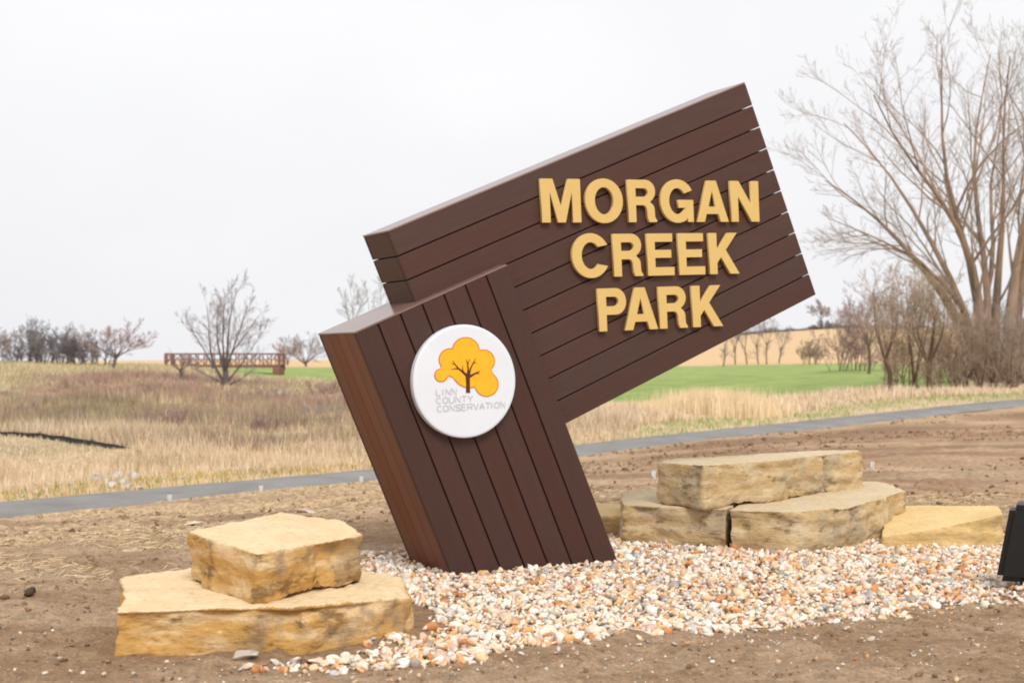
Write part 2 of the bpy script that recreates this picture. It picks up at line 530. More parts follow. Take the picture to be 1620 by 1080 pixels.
_cache = {}
def board(u0, u1, v0, v1, n0, n1, mat, name='board', bev=0.004):
    sx, sy, sz = u1 - u0, n1 - n0, v1 - v0
    key = (round(sx, 4), round(sy, 4), round(sz, 4), mat.name)
    if key not in _cache:
        _cache[key] = box_mesh(name, sx, sy, sz, bev)
    c = SP((u0 + u1) / 2, (v0 + v1) / 2, (n0 + n1) / 2)
    return obj(name, _cache[key], mat, sign, frame(U, nb, Vv, c))

# panel: ten boards in front and behind, short returns on both ends, a top board, dark core
for k in range(10):
    v1, v0 = -k * PITCH - GAP / 2 * (k > 0), -(k + 1) * PITCH + GAP / 2 * (k < 9)
    board(0.0 if k < 4 else UB - 0.06, UR, v0, v1, 0.0, BT, M_board)
    board(UB - 0.06 if k > 3 else 0.0, UR, v0, v1, TP - BT, TP, M_board)
    if k < 4:
        board(0.0, BT, v0, v1, BT + 0.003, TP - BT - 0.003, M_board)
    board(UR - 0.035 - BT, UR - 0.035, v0, v1, BT + 0.003, TP - BT - 0.003, M_board)
board(-0.002, UR - 0.004, 0.001, 0.014, -0.002, TP + 0.002, M_cap, 'top_board', 0.002)
board(UB - 0.05, UR - 0.07, -10 * PITCH + 0.012, -10 * PITCH + 0.012 + BT, BT + 0.003, TP - BT - 0.003, M_board, 'bottom_board')
board(BT + 0.012, UR - 0.035 - BT - 0.012, -10 * PITCH + 0.06, -0.06, BT + 0.012, TP - BT - 0.012, M_core, 'inner_frame', 0)
# post: seven front boards, seven behind, four on each side, a cap
VB = -3.05
nF, nB = -Q, D - Q
for k in range(7):
    u0, u1 = UA + k * PP + GAP / 2 * (k > 0), UA + (k + 1) * PP - GAP / 2 * (k < 6)
    board(u0, u1, VB, VT, nF, nF + BT, M_boardv)
    board(u0, u1, VB, VT, nB - BT, nB, M_boardv)
sw = (D - 2 * BT - 0.006) / 4
for k in range(4):
    n0 = nF + BT + 0.003 + k * sw + 0.002 * (k > 0); n1 = nF + BT + 0.003 + (k + 1) * sw - 0.002 * (k < 3)
    board(UA, UA + BT, VB, VT, n0, n1, M_boards, 'side_board')
    board(UB - BT, UB, VB, VT, n0, n1, M_boardv, 'side_board')
board(UA - 0.002, UB + 0.002, VT + 0.001, VT + 0.014, nF - 0.002, nB + 0.002, M_cap, 'cap_board', 0.002)
board(UA + BT + 0.012, UB - BT - 0.012, VB + 0.1, VT - BT - 0.02, nF + BT + 0.012, nB - BT - 0.012, M_core, 'inner_frame', 0)

# gold letters -------------------------------------------------------
def arc(cx, cy, rx, ry, a0, a1, n=18):
    return [(cx + rx * math.cos(math.radians(a0 + (a1 - a0) * i / n)), cy + ry * math.sin(math.radians(a0 + (a1 - a0) * i / n))) for i in range(n + 1)]
def glyph(ch):
    if ch == 'M':
        return [[(0, 0), (0, 1), (.30, 1), (.5, .34), (.70, 1), (1, 1), (1, 0), (.78, 0), (.78, .70), (.6, 0), (.40, 0), (.22, .70), (.22, 0)]]
    if ch == 'N':
        return [[(0, 0), (0, 1), (.29, 1), (.74, .40), (.74, 1), (1, 1), (1, 0), (.72, 0), (.26, .62), (.26, 0)]]
    if ch == 'O':
        return [arc(.5, .5, .5, .52, 0, 352, 44), arc(.5, .5, .245, .315, 0, 350, 36)]
    if ch == 'C':
        return [arc(.52, .5, .52, .52, 28, 332, 40) + [(.72, .30)] + arc(.52, .5, .255, .31, 322, 38, 30) + [(.72, .70)]]
    if ch == 'G':
        return [arc(.52, .5, .52, .52, 30, 300, 36) + [(.80, .10), (.83, .0), (1.0, 0), (1.0, .53), (.54, .53), (.54, .34), (.76, .34)] + arc(.52, .5, .255, .31, 318, 40, 30) + [(.72, .68)]]
    if ch == 'A':
        return [[(0, 0), (.36, 1), (.64, 1), (1, 0), (.745, 0), (.68, .19), (.32, .19), (.255, 0)], [(.385, .37), (.5, .74), (.615, .37)]]
    if ch == 'E':
        return [[(0, 0), (0, 1), (.96, 1), (.96, .80), (.29, .80), (.29, .61), (.90, .61), (.90, .42), (.29, .42), (.29, .20), (1, .20), (1, 0)]]
    if ch == 'K':
        return [[(0, 0), (0, 1), (.26, 1), (.26, .58), (.64, 1), (.95, 1), (.56, .585), (1, 0), (.69, 0), (.39, .41), (.26, .27), (.26, 0)]]
    if ch == 'P':
        return [[(0, 0), (0, 1)] + arc(.62, .69, .36, .31, 90, -90, 16) + [(.28, .38), (.28, 0)], [(.28, .80)] + arc(.56, .69, .15, .11, 90, -90, 10) + [(.28, .58)]]
    if ch == 'R':
        return [[(0, 0), (0, 1)] + arc(.62, .73, .34, .27, 90, -58, 15) + arc(.64, .30, .28, .19, 62, 0, 6) + [(.93, .12), (1, .03), (1, 0), (.72, 0), (.67, .10), (.655, .26)] + arc(.52, .28, .13, .12, 10, 90, 6) + [(.27, .40), (.27, 0)],
                [(.27, .80)] + arc(.56, .70, .14, .10, 90, -90, 10) + [(.27, .60)]]
def solid(name, loops, depth, bevel):
    cu = bpy.data.curves.new(name, 'CURVE')
    cu.dimensions = '2D'
    cu.fill_mode = 'BOTH'
    cu.extrude = depth / 2 - bevel
    cu.bevel_depth = bevel
    cu.bevel_resolution = 1
    cu.offset = -bevel
    for lp in loops:
        sp = cu.splines.new('POLY')
        sp.points.add(len(lp) - 1)
        for p_, (x, y) in zip(sp.points, lp):
            p_.co = (x, y, 0, 1)
        sp.use_cyclic_u = True
    o = bpy.data.objects.new(name, cu)
    COL.objects.link(o)
    dg = bpy.context.evaluated_depsgraph_get()
    me = bpy.data.meshes.new_from_object(o.evaluated_get(dg))
    bpy.data.objects.remove(o)
    bpy.data.curves.remove(cu)
    me.name = name
    return me
M_gold = noise_mat('gold letter paint', lin(226, 190, 116, 0.90), lin(231, 197, 123, 0.90), 6, 4, 0.5, 0.05, 0.001, (1, 1, 1), 0, 0.4)
LA = math.radians(2.75)
lr = math.cos(LA) * t_ + math.sin(LA) * zz
lu = -math.sin(LA) * t_ + math.cos(LA) * zz
HC = 0.303
lines = [((1.126, 0.110), [('M', 0, .314), ('O', .350, .660), ('R', .704, .945), ('G', .978, 1.263), ('A', 1.287, 1.575), ('N', 1.60, 1.857)]),
         ((1.707, -0.247), [('C', -.338, -.042), ('R', 0, .245), ('E', .285, .513), ('E', .554, .783), ('K', .824, 1.092)]),
         ((1.584, -0.637), [('P', 0, .236), ('A', .209, .494), ('R', .509, .752), ('K', .797, 1.066)])]
for (s0, z0), chars in lines:
    for ch, a, b in chars:
        w = b - a
        me = solid('letter', [[(x * w, y * HC) for x, y in lp] for lp in glyph(ch)], 0.030, 0.0018)
        org = O + s0 * t_ + z0 * zz + a * lr - nb * (0.015 + 0.006)
        obj('letter', me, M_gold, sign, frame(lr, lu, -nb, org))

# round white badge ---------------------------------------------------
RB = 0.374
M_white = noise_mat('white badge enamel', lin(230, 235, 243, 0.93), lin(235, 240, 247, 0.93), 3, 3, 0.35, 0, spec=0.5)
M_yel = noise_mat('badge yellow', lin(248, 184, 40, 0.95), lin(250, 190, 48, 0.95), 6, 2, 0.45, 0)
M_org = noise_mat('badge orange outline', lin(206, 120, 30), lin(212, 128, 38), 6, 2, 0.45, 0)
M_trunk = noise_mat('badge dark brown', lin(92, 40, 22), lin(98, 46, 26), 6, 2, 0.5, 0)
M_grey = noise_mat('badge grey lettering', lin(192, 190, 194), lin(200, 198, 202), 6, 2, 0.5, 0)
bc = O + 0.4735 * t_ + (-0.975) * zz + nb * (-Q - 0.06)
bm = bmesh.new()
prof = [(0.0, 0.0), (RB - 0.016, 0.0), (RB - 0.006, -0.002), (RB - 0.001, -0.008), (RB, -0.016), (RB, -0.050), (RB - 0.01, -0.054), (0.0, -0.054)]
NS = 96
rings = []
for r, h in prof:
    if r == 0:
        rings.append([bm.verts.new((0, 0, h))])
    else:
        rings.append([bm.verts.new((r * math.cos(2 * math.pi * i / NS), r * math.sin(2 * math.pi * i / NS), h)) for i in range(NS)])
for A_, B_ in zip(rings[:-1], rings[1:]):
    for i in range(NS):
        j = (i + 1) % NS
        if len(A_) == 1:
            bm.faces.new((A_[0], B_[i], B_[j]))
        elif len(B_) == 1:
            bm.faces.new((A_[i], B_[0], A_[j]))
        else:
            bm.faces.new((A_[i], B_[i], B_[j], A_[j]))
bmesh.ops.recalc_face_normals(bm, faces=bm.faces)
bme = bpy.data.meshes.new('badge'); bm.to_mesh(bme); bm.free()
badge = obj('badge', bme, M_white, sign, frame(t_, zz, -nb, bc))
badge['label'] = 'round white badge with yellow tree emblem'
def bpt(x, y):                      # emblem drawing units -> metres on the badge
    return ((x - 518) / 443.0 * RB, -(y - 557) / 483.0 * RB)
def darc(cx, cy, r, a0, a1, n=14, g=0.0):
    return [(cx + (r + g) * math.cos(math.radians(a0 + (a1 - a0) * i / n)), cy + (r + g) * math.sin(math.radians(a0 + (a1 - a0) * i / n))) for i in range(n + 1)]
def crown(g):
    pts = darc(308, 505, 52, -98, -335, 18, g) + [(375, 508 + g), (405, 520 + g), (430 - g * .7, 548 + g * .7), (460 - g * .6, 580 + g * .8), (500, 602 + g), (545, 612 + g), (598, 606 + g)]
    pts += darc(700, 585, 100, 160, -58, 22, g) + darc(674, 385, 93, 45, -110, 16, g) + darc(520, 302, 115, -9, -171, 20, g) + darc(387, 375, 93, -80, -216, 16, g)
    return [bpt(*p) for p in pts]
def flat(name, loops, h):
    me = solid(name, loops, h, 0.0)
    return me
obj('crown_outline', flat('crown_outline', [crown(7)], 0.0016), M_org, badge, Matrix.Translation((0, 0, 0.0009)))
obj('crown', flat('crown', [crown(-3)], 0.0016), M_yel, badge, Matrix.Translation((0, 0, 0.0022)))
vs, qs = [], []
def ribbon(pts, w, z):
    """tapered ribbon in badge metres"""
    base = len(vs)
    n = len(pts)
    for i, (x, y) in enumerate(pts):
        a = pts[max(0, i - 1)]; b = pts[min(n - 1, i + 1)]
        d = math.hypot(b[0] - a[0], b[1] - a[1]) or 1
        px_, py_ = -(b[1] - a[1]) / d, (b[0] - a[0]) / d
        ww = w[i] / 2
        if 0 < i < n - 1:
            l1 = math.hypot(x - a[0], y - a[1]) or 1
            ca = abs((-(y - a[1]) * px_ + (x - a[0]) * py_) / l1)
            ww = ww / max(ca, 0.45)
        vs.append((x + px_ * ww, y + py_ * ww, z)); vs.append((x - px_ * ww, y - py_ * ww, z))
    for i in range(n - 1):
        qs.append((base + 2 * i, base + 2 * i + 1, base + 2 * i + 3, base + 2 * i + 2))
u_ = RB / 460.0
for i, (pts, w) in enumerate([([(539, 655), (538, 590), (536, 535), (536, 500)], [38, 35, 38, 46]), ([(528, 508), (490, 475), (455, 448), (425, 412), (405, 378)], [26, 18, 14, 9, 4]),
                              ([(460, 452), (425, 448), (388, 458)], [12, 8, 3]), ([(430, 415), (405, 408), (392, 400)], [8, 5, 2]), ([(538, 505), (538, 455), (534, 405), (518, 370)], [24, 14, 10, 3]),
                              ([(535, 410), (545, 385), (552, 362)], [8, 6, 3]), ([(545, 500), (560, 445), (580, 405), (604, 362)], [20, 12, 9, 3]), ([(572, 418), (588, 400), (615, 396)], [8, 6, 3]),
                              ([(552, 515), (590, 495), (640, 468)], [22, 14, 4]), ([(600, 490), (622, 488), (640, 490)], [9, 6, 3]), ([(498, 480), (488, 445), (492, 420)], [9, 6, 3])]):
    ribbon([bpt(*p) for p in pts], [x * u_ for x in w], 0.0034 + 0.0003 * i)
obj('tree_trunk', mk_mesh('tree_trunk', vs, qs), M_trunk, badge)
STK = {'L': [[(0, 1), (0, 0), (.8, 0)]], 'I': [[(.1, 0), (.1, 1)]], 'N': [[(0, 0), (0, 1), (1, 0), (1, 1)]], 'U': [[(0, 1), (0, .3), (.2, 0), (.8, 0), (1, .3), (1, 1)]], 'T': [[(0, 1), (1, 1)], [(.5, .97), (.5, 0)]],
       'Y': [[(0, 1), (.5, .5), (1, 1)], [(.5, .47), (.5, 0)]], 'S': [[(1, .85), (.7, 1), (.3, 1), (0, .8), (.2, .55), (.8, .45), (1, .2), (.7, 0), (.3, 0), (0, .15)]], 'E': [[(.9, 1), (0, 1), (0, 0), (.9, 0)], [(.05, .5), (.8, .5)]],
       'R': [[(0, 0), (0, 1), (.75, 1), (1, .8), (.95, .55), (.75, .48), (.05, .48)], [(.55, .45), (1, 0)]], 'V': [[(0, 1), (.5, 0), (1, 1)]], 'A': [[(0, 0), (.5, 1), (1, 0)], [(.24, .34), (.76, .34)]]}
STK['O'] = [[(.5 + .5 * math.cos(a * math.pi / 8), .5 + .5 * math.sin(a * math.pi / 8)) for a in range(17)]]
STK['C'] = [[(.5 + .5 * math.cos(a * math.pi / 8), .5 + .5 * math.sin(a * math.pi / 8)) for a in range(2, 15)]]
for word, x0, x1, yb, hh in (('LINN', 268, 440, 676, 50), ('COUNTY', 270, 580, 743, 50), ('CONSERVATION', 276, 862, 812, 50)):
    vs, qs = [], []
    units = [0.35 if c == 'I' else 1.0 for c in word]
    gap = 0.28
    wu = (x1 - x0) / (sum(units) + gap * (len(word) - 1))
    x = x0
    for c, un in zip(word, units):
        for st_ in STK[c]:
            slant = -0.045
            ribbon([bpt(x + un * wu * a, yb + slant * (x - x0) - hh * b) for a, b in st_], [0.0078] * len(st_), 0.0015 + 0.0002 * (len(vs) % 3))
        x += wu * (un + gap)
    obj('lettering', mk_mesh('lettering', vs, qs), M_grey, badge)

# ------------------------------------------------------------------ stone blocks
def stone_mat(name, buff, ochre, dark, grey, ochre_amt, grey_amt, dark_amt):
    m, nt, b = nodes(name)
    tcn = N(nt, 'ShaderNodeTexCoord'); geo = N(nt, 'ShaderNodeNewGeometry')
    def nzt(scale, stretch=(1, 1, 1), det=7.0, rg=0.6):
        mpn = N(nt, 'ShaderNodeMapping'); mpn.inputs['Scale'].default_value = stretch
        nt.links.new(tcn.outputs['Object'], mpn.inputs[0])
        n = N(nt, 'ShaderNodeTexNoise', Scale=scale, Detail=det, Roughness=rg)
        nt.links.new(mpn.outputs[0], n.inputs['Vector'])
        return n
    def ramp(src, a, c):
        r = N(nt, 'ShaderNodeMapRange'); r.interpolation_type = 'SMOOTHSTEP'
        r.inputs['From Min'].default_value, r.inputs['From Max'].default_value = a, c
        nt.links.new(src, r.inputs['Value'])
        return r.outputs[0]
    def mixc(fac, a, c):
        x = N(nt, 'ShaderNodeMix'); x.data_type = 'RGBA'
        nt.links.new(fac, x.inputs[0])
        for sock, v in ((x.inputs[6], a), (x.inputs[7], c)):
            if isinstance(v, tuple): sock.default_value = (*v, 1)
            else: nt.links.new(v, sock)
        return x.outputs[2]
    def mul(a, c):
        x = N(nt, 'ShaderNodeMath'); x.operation = 'MULTIPLY'
        nt.links.new(a, x.inputs[0])
        if isinstance(c, float): x.inputs[1].default_value = c
        else: nt.links.new(c, x.inputs[1])
        return x.outputs[0]
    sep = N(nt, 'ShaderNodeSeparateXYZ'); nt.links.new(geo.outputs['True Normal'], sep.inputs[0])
    stain_shade = N(nt, 'ShaderNodeMapRange'); stain_shade.inputs['From Min'].default_value, stain_shade.inputs['From Max'].default_value = 0.85, 0.45
    nt.links.new(sep.outputs[2], stain_shade.inputs['Value'])            # sides darker than tops: iron stain, plus shade put into the colour
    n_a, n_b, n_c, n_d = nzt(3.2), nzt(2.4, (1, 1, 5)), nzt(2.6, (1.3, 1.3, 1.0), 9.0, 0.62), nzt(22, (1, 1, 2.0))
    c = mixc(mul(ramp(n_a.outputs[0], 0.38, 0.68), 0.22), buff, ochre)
    c = mixc(mul(mul(stain_shade.outputs[0], ramp(n_b.outputs[0], 0.30, 0.58)), ochre_amt), c, ochre)
    c = mixc(mul(mul(stain_shade.outputs[0], ramp(n_c.outputs[0], 0.52, 0.62)), grey_amt), c, grey)
    c = mixc(mul(mul(stain_shade.outputs[0], ramp(nzt(4.0, (1, 1, 2.4), 10.0, 0.7).outputs[0], 0.53, 0.66)), dark_amt), c, dark)
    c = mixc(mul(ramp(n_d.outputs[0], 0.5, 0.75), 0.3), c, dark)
    nt.links.new(c, b.inputs['Base Color'])
    b.inputs['Roughness'].default_value = 0.9
    b.inputs['Specular IOR Level'].default_value = 0.2
    bp = N(nt, 'ShaderNodeBump', Strength=0.9, Distance=0.014)
    nt.links.new(n_d.outputs[0], bp.inputs['Height'])
    bp2 = N(nt, 'ShaderNodeBump', Strength=0.5, Distance=0.03)
    nt.links.new(n_b.outputs[0], bp2.inputs['Height']); nt.links.new(bp.outputs[0], bp2.inputs['Normal'])
    nt.links.new(bp2.outputs[0], b.inputs['Normal'])
    return m
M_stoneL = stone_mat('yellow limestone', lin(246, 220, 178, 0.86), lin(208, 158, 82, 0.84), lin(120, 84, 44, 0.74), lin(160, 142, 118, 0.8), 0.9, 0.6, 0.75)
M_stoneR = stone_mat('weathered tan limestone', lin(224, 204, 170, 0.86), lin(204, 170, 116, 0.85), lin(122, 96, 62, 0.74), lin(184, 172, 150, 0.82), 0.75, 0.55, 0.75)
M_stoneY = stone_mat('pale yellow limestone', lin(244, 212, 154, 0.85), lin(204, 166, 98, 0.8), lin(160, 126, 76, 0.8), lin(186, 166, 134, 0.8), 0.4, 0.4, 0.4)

def stone(name, foot, zb, zt, mat, label, seed, cracks=(), taper=0.0, edge=2, amp=0.022, group=None):
    """a quarried block: polygon footprint (world x, y), bottom height, one top height per corner"""
    cx = sum(p[0] for p in foot) / len(foot); cy = sum(p[1] for p in foot) / len(foot)
    if not hasattr(zt, '__len__'):
        zt = [zt] * len(foot)
    bm = bmesh.new()
    lo = [bm.verts.new((x - cx, y - cy, 0)) for x, y in foot]
    hi = [bm.verts.new(((x - cx) * (1 - taper), (y - cy) * (1 - taper), z - zb)) for (x, y), z in zip(foot, zt)]
    n = len(foot)
    bm.faces.new(lo[::-1]); bm.faces.new(hi)
    for i in range(n):
        j = (i + 1) % n
        bm.faces.new((lo[i], lo[j], hi[j], hi[i]))
    bmesh.ops.recalc_face_normals(bm, faces=bm.faces)
    bmesh.ops.triangulate(bm, faces=bm.faces)
    for _ in range(10):
        long = [e for e in bm.edges if e.calc_length() > 0.030]
        if not long:
            break
        bmesh.ops.subdivide_edges(bm, edges=long, cuts=1)
        bmesh.ops.triangulate(bm, faces=[f for f in bm.faces if len(f.verts) > 3])
    for _ in range(edge):
        bmesh.ops.smooth_vert(bm, verts=list(bm.verts), factor=0.5, use_axis_x=True, use_axis_y=True, use_axis_z=True)
    bm.normal_update()
    co = np.array([v.co[:] for v in bm.verts]); no = np.array([v.normal[:] for v in bm.verts])
    w = co + np.array([cx, cy, 0])
    side = 1 - np.clip(no[:, 2], 0, 1) ** 2
    d = (fbm(w[:, 0] * 2.2, w[:, 1] * 2.2, w[:, 2] * 2.2, s=seed) - 0.5) * amp * 4.0 * (0.25 + 0.75 * side)
    zz_ = w[:, 2] * 17 + 3.0 * fbm(w[:, 0] * 1.7, w[:, 1] * 1.7, w[:, 2] * 1.0, s=seed + 2)
    d += (vnoise(w[:, 0] * 1.2, w[:, 1] * 1.2, zz_, s=seed + 3) - 0.5) * amp * 1.3 * side          # bedding ledges
    d += (fbm(w[:, 0] * 24, w[:, 1] * 24, w[:, 2] * 30, s=seed + 5, o=2) - 0.5) * amp * 0.6
    rid = 1 - np.abs(2 * fbm(w[:, 0] * 3.6, w[:, 1] * 3.6, w[:, 2] * 4.5, s=seed + 11, o=3) - 1)
    d += side * (rid - rid.mean()) * amp * 2.0
    d -= (0.25 + 0.75 * side) * np.clip(vnoise(w[:, 0] * 6.5, w[:, 1] * 6.5, w[:, 2] * 5.0, s=seed + 13) - 0.70, 0, 1) * 0.13   # chips knocked off
    for (kx, ky, ang, wd, dp) in cracks:
        q = (w[:, 0] - kx) * math.cos(ang) + (w[:, 1] - ky) * math.sin(ang)
        q = q + (fbm(w[:, 2] * 8, w[:, 2] * 0 + kx, s=seed + 9) - 0.5) * 0.05
        near = np.hypot(w[:, 0] - kx, w[:, 1] - ky) < 0.5
        d -= near * side * dp * np.exp(-(q / wd) ** 2)
    co = co + no * d[:, None]
    co[:, 2] = np.maximum(co[:, 2], -0.04)
    for v, c in zip(bm.verts, co):
        v.co = c
    me = bpy.data.meshes.new(name)
    bm.to_mesh(me); bm.free()
    me.polygons.foreach_set('use_smooth', np.ones(len(me.polygons), bool))
    o = obj(name, me, mat)
    o.location = (cx, cy, zb)
    return tag(o, label, 'rock', group)

ROCKS = 'stone blocks stacked beside the sign'
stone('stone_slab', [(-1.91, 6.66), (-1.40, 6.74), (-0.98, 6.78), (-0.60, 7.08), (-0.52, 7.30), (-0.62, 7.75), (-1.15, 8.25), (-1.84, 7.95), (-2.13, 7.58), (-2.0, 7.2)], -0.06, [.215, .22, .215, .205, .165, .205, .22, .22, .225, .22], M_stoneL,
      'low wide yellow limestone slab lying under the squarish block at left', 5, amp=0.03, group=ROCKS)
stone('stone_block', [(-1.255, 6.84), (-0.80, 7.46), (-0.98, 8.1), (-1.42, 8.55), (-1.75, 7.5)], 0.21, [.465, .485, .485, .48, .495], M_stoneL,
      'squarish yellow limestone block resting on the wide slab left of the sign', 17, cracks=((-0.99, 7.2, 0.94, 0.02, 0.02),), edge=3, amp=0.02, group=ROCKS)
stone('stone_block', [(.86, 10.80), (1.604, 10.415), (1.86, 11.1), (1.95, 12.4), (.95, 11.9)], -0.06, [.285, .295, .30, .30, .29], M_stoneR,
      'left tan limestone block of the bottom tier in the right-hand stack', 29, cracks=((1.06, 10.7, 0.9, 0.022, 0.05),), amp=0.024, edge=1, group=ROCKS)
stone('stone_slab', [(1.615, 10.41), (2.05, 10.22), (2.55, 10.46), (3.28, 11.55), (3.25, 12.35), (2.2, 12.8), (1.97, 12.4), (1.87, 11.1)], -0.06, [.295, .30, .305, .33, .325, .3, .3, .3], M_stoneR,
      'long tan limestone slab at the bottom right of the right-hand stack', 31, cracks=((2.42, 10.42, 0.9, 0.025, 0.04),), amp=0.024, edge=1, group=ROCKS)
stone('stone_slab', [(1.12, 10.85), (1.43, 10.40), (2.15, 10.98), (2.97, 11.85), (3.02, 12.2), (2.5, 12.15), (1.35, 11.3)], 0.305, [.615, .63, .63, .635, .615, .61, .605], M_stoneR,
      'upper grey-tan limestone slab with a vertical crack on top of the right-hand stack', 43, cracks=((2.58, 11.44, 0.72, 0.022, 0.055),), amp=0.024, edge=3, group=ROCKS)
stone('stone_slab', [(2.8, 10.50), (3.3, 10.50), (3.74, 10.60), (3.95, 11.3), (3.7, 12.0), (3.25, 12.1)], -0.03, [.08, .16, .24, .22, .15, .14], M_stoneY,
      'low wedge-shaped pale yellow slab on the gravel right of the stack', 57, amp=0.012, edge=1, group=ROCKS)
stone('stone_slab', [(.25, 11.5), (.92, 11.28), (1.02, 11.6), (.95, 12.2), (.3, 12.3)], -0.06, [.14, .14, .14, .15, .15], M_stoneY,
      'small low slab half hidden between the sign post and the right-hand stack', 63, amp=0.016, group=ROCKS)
STONES = [[(-1.93, 6.62), (-0.55, 6.9), (-0.48, 7.3), (-0.6, 7.8), (-1.15, 8.3), (-2.2, 7.6)], [(.84, 10.8), (2.05, 10.2), (2.6, 10.45), (3.3, 11.55), (3.25, 12.8), (.9, 12.0)], [(2.85, 10.56), (3.3, 10.58), (3.7, 10.66), (3.95, 11.3), (3.7, 12.1), (3.2, 12.2)], [(.25, 11.45), (1.0, 11.25), (1.0, 12.3), (.25, 12.3)]]

# ------------------------------------------------------------------ gravel bed
def ico():
    bm = bmesh.new()
    bmesh.ops.create_icosphere(bm, subdivisions=2, radius=1.0)
    v = np.array([x.co[:] for x in bm.verts]); f = np.array([[q.index for q in x.verts] for x in bm.faces])
    bm.free()
    return v, f
IV, IF = ico()
bm = bmesh.new(); bmesh.ops.create_icosphere(bm, subdivisions=1, radius=1.0)
IV0 = np.array([x.co[:] for x in bm.verts]); IF0 = np.array([[q.index for q in x.verts] for x in bm.faces]); bm.free()

def rot_mats(n, rg, tilt=0.5):
    a = rg.uniform(0, 2 * np.pi, n); b = rg.normal(0, tilt, n); c = rg.normal(0, tilt, n)
    ca, sa, cb, sb, cc_, sc = np.cos(a), np.sin(a), np.cos(b), np.sin(b), np.cos(c), np.sin(c)
    Rz = np.zeros((n, 3, 3)); Rz[:, 0, 0] = ca; Rz[:, 0, 1] = -sa; Rz[:, 1, 0] = sa; Rz[:, 1, 1] = ca; Rz[:, 2, 2] = 1
    Rx = np.zeros((n, 3, 3)); Rx[:, 1, 1] = cb; Rx[:, 1, 2] = -sb; Rx[:, 2, 1] = sb; Rx[:, 2, 2] = cb; Rx[:, 0, 0] = 1
    Ry = np.zeros((n, 3, 3)); Ry[:, 0, 0] = cc_; Ry[:, 0, 2] = sc; Ry[:, 2, 0] = -sc; Ry[:, 2, 2] = cc_; Ry[:, 1, 1] = 1
    return Rx @ Ry @ Rz

def pebbles(pos, size, rg, iv=IV, fi=IF, bump=0.2):
    n = len(pos)
    sc = np.stack([size * rg.uniform(0.8, 1.35, n), size * rg.uniform(0.7, 1.0, n), size * rg.uniform(0.45, 0.8, n)], 1)
    # angular lumps: push each template vertex by a random smooth amount
    k = rg.normal(0, 1, (n, 7, 3)); k /= np.linalg.norm(k, axis=2, keepdims=True)
    dots = np.einsum('vd,nkd->nvk', iv, k)
    cut = rg.uniform(0.40, 0.78, (n, 1, 7))
    clip = np.maximum(dots - cut, 0)                         # chipped flats on each stone
    v = np.repeat(iv[None], n, 0) - np.einsum('nvk,nkd->nvd', clip, k)
    v = v * (1 + rg.normal(0, bump * 0.25, (n, len(iv), 1)))
    v = v * sc[:, None, :]
    v = np.einsum('nij,nvj->nvi', rot_mats(n, rg), v) + pos[:, None, :]
    f = fi[None] + (np.arange(n) * len(iv))[:, None, None]
    return v.reshape(-1, 3), f.reshape(-1, 3)

PAL = np.array([lin(*c, 0.97) for c in ((250, 244, 232), (246, 236, 220), (240, 220, 196), (238, 206, 166), (228, 178, 124), (208, 142, 90), (226, 190, 170), (206, 200, 194), (246, 226, 204), (176, 162, 150), (242, 212, 182))])
PW = np.array([.15, .15, .14, .12, .10, .06, .09, .05, .10, .035, .07]); PW = PW / PW.sum()
def peb_cols(n, rg, nv):
    c = PAL[rg.choice(len(PAL), n, p=PW)] * rg.uniform(0.82, 1.05, (n, 1))
    return np.repeat(c, nv, 0)

def scatter(poly, n, rg):
    p = np.array(poly); lo, hi = p.min(0), p.max(0)
    q = rg.uniform(lo, hi, (n, 2))
    return q[inpoly(q[:, 0], q[:, 1], poly)]
# even-ish spread: jittered grid, two passes
def jitter(poly, step, rg):
    p = np.array(poly); lo, hi = p.min(0) - 0.2, p.max(0) + 0.2
    X, Y = np.meshgrid(np.arange(lo[0], hi[0], step), np.arange(lo[1], hi[1], step))
    q = np.stack([X.ravel(), Y.ravel()], 1) + rg.uniform(-0.6, 0.6, (X.size, 2)) * step
    e = edge_dist(q[:, 0], q[:, 1], poly); ins = inpoly(q[:, 0], q[:, 1], poly)
    wob = (fbm(q[:, 0] * 3, q[:, 1] * 3, s=200) - 0.5) * 0.5 + (fbm(q[:, 0] * 11, q[:, 1] * 11, s=207, o=2) - 0.5) * 0.22
    keep = (np.where(ins, e, -e) + wob > 0.0)
    keep &= (np.where(ins, e, -e) > 0.14) | (rg.uniform(0, 1, len(q)) < 0.6)
    q = q[keep]
    bad = np.zeros(len(q), bool)
    for s_ in STONES[1:]:
        bad |= inpoly(q[:, 0], q[:, 1], [((x - 2) * 0.94 + 2, (y - 11.4) * 0.94 + 11.4) for x, y in s_]) if s_ is STONES[1] else inpoly(q[:, 0], q[:, 1], s_)
    bad |= inpoly(q[:, 0], q[:, 1], [(-1.9, 6.75), (-0.7, 7.05), (-0.66, 7.7), (-1.2, 8.2), (-2.0, 7.6)])
    return q[~bad]
g1, g2 = jitter(BED, 0.037, rng), jitter(BED, 0.052, rng)
gp = np.concatenate([g1, g2])
e_in = np.where(inpoly(gp[:, 0], gp[:, 1], BED), edge_dist(gp[:, 0], gp[:, 1], BED), 0)
lift = 0.03 * sstep(0.0, 0.4, e_in)
gzv = ground_z(gp[:, 0], gp[:, 1]) + lift * rng.uniform(0.25, 1.0, len(gp)) + 0.006
gzv[len(g1):] += 0.010 * sstep(0.05, 0.3, e_in[len(g1):])
sz = rng.lognormal(math.log(0.0215), 0.38, len(gp)); sz = np.clip(sz, 0.010, 0.058)
M_gravel = attr_mat('river gravel', 0.75, 0.25, 0.004, 45.0, 0.12, spec=0.3)
nr = gp[:, 1] < 7.45                                   # near stones get finer faces
G3 = np.stack([gp[:, 0], gp[:, 1], gzv], 1)
Va, Fa = pebbles(G3[nr], sz[nr], rng)
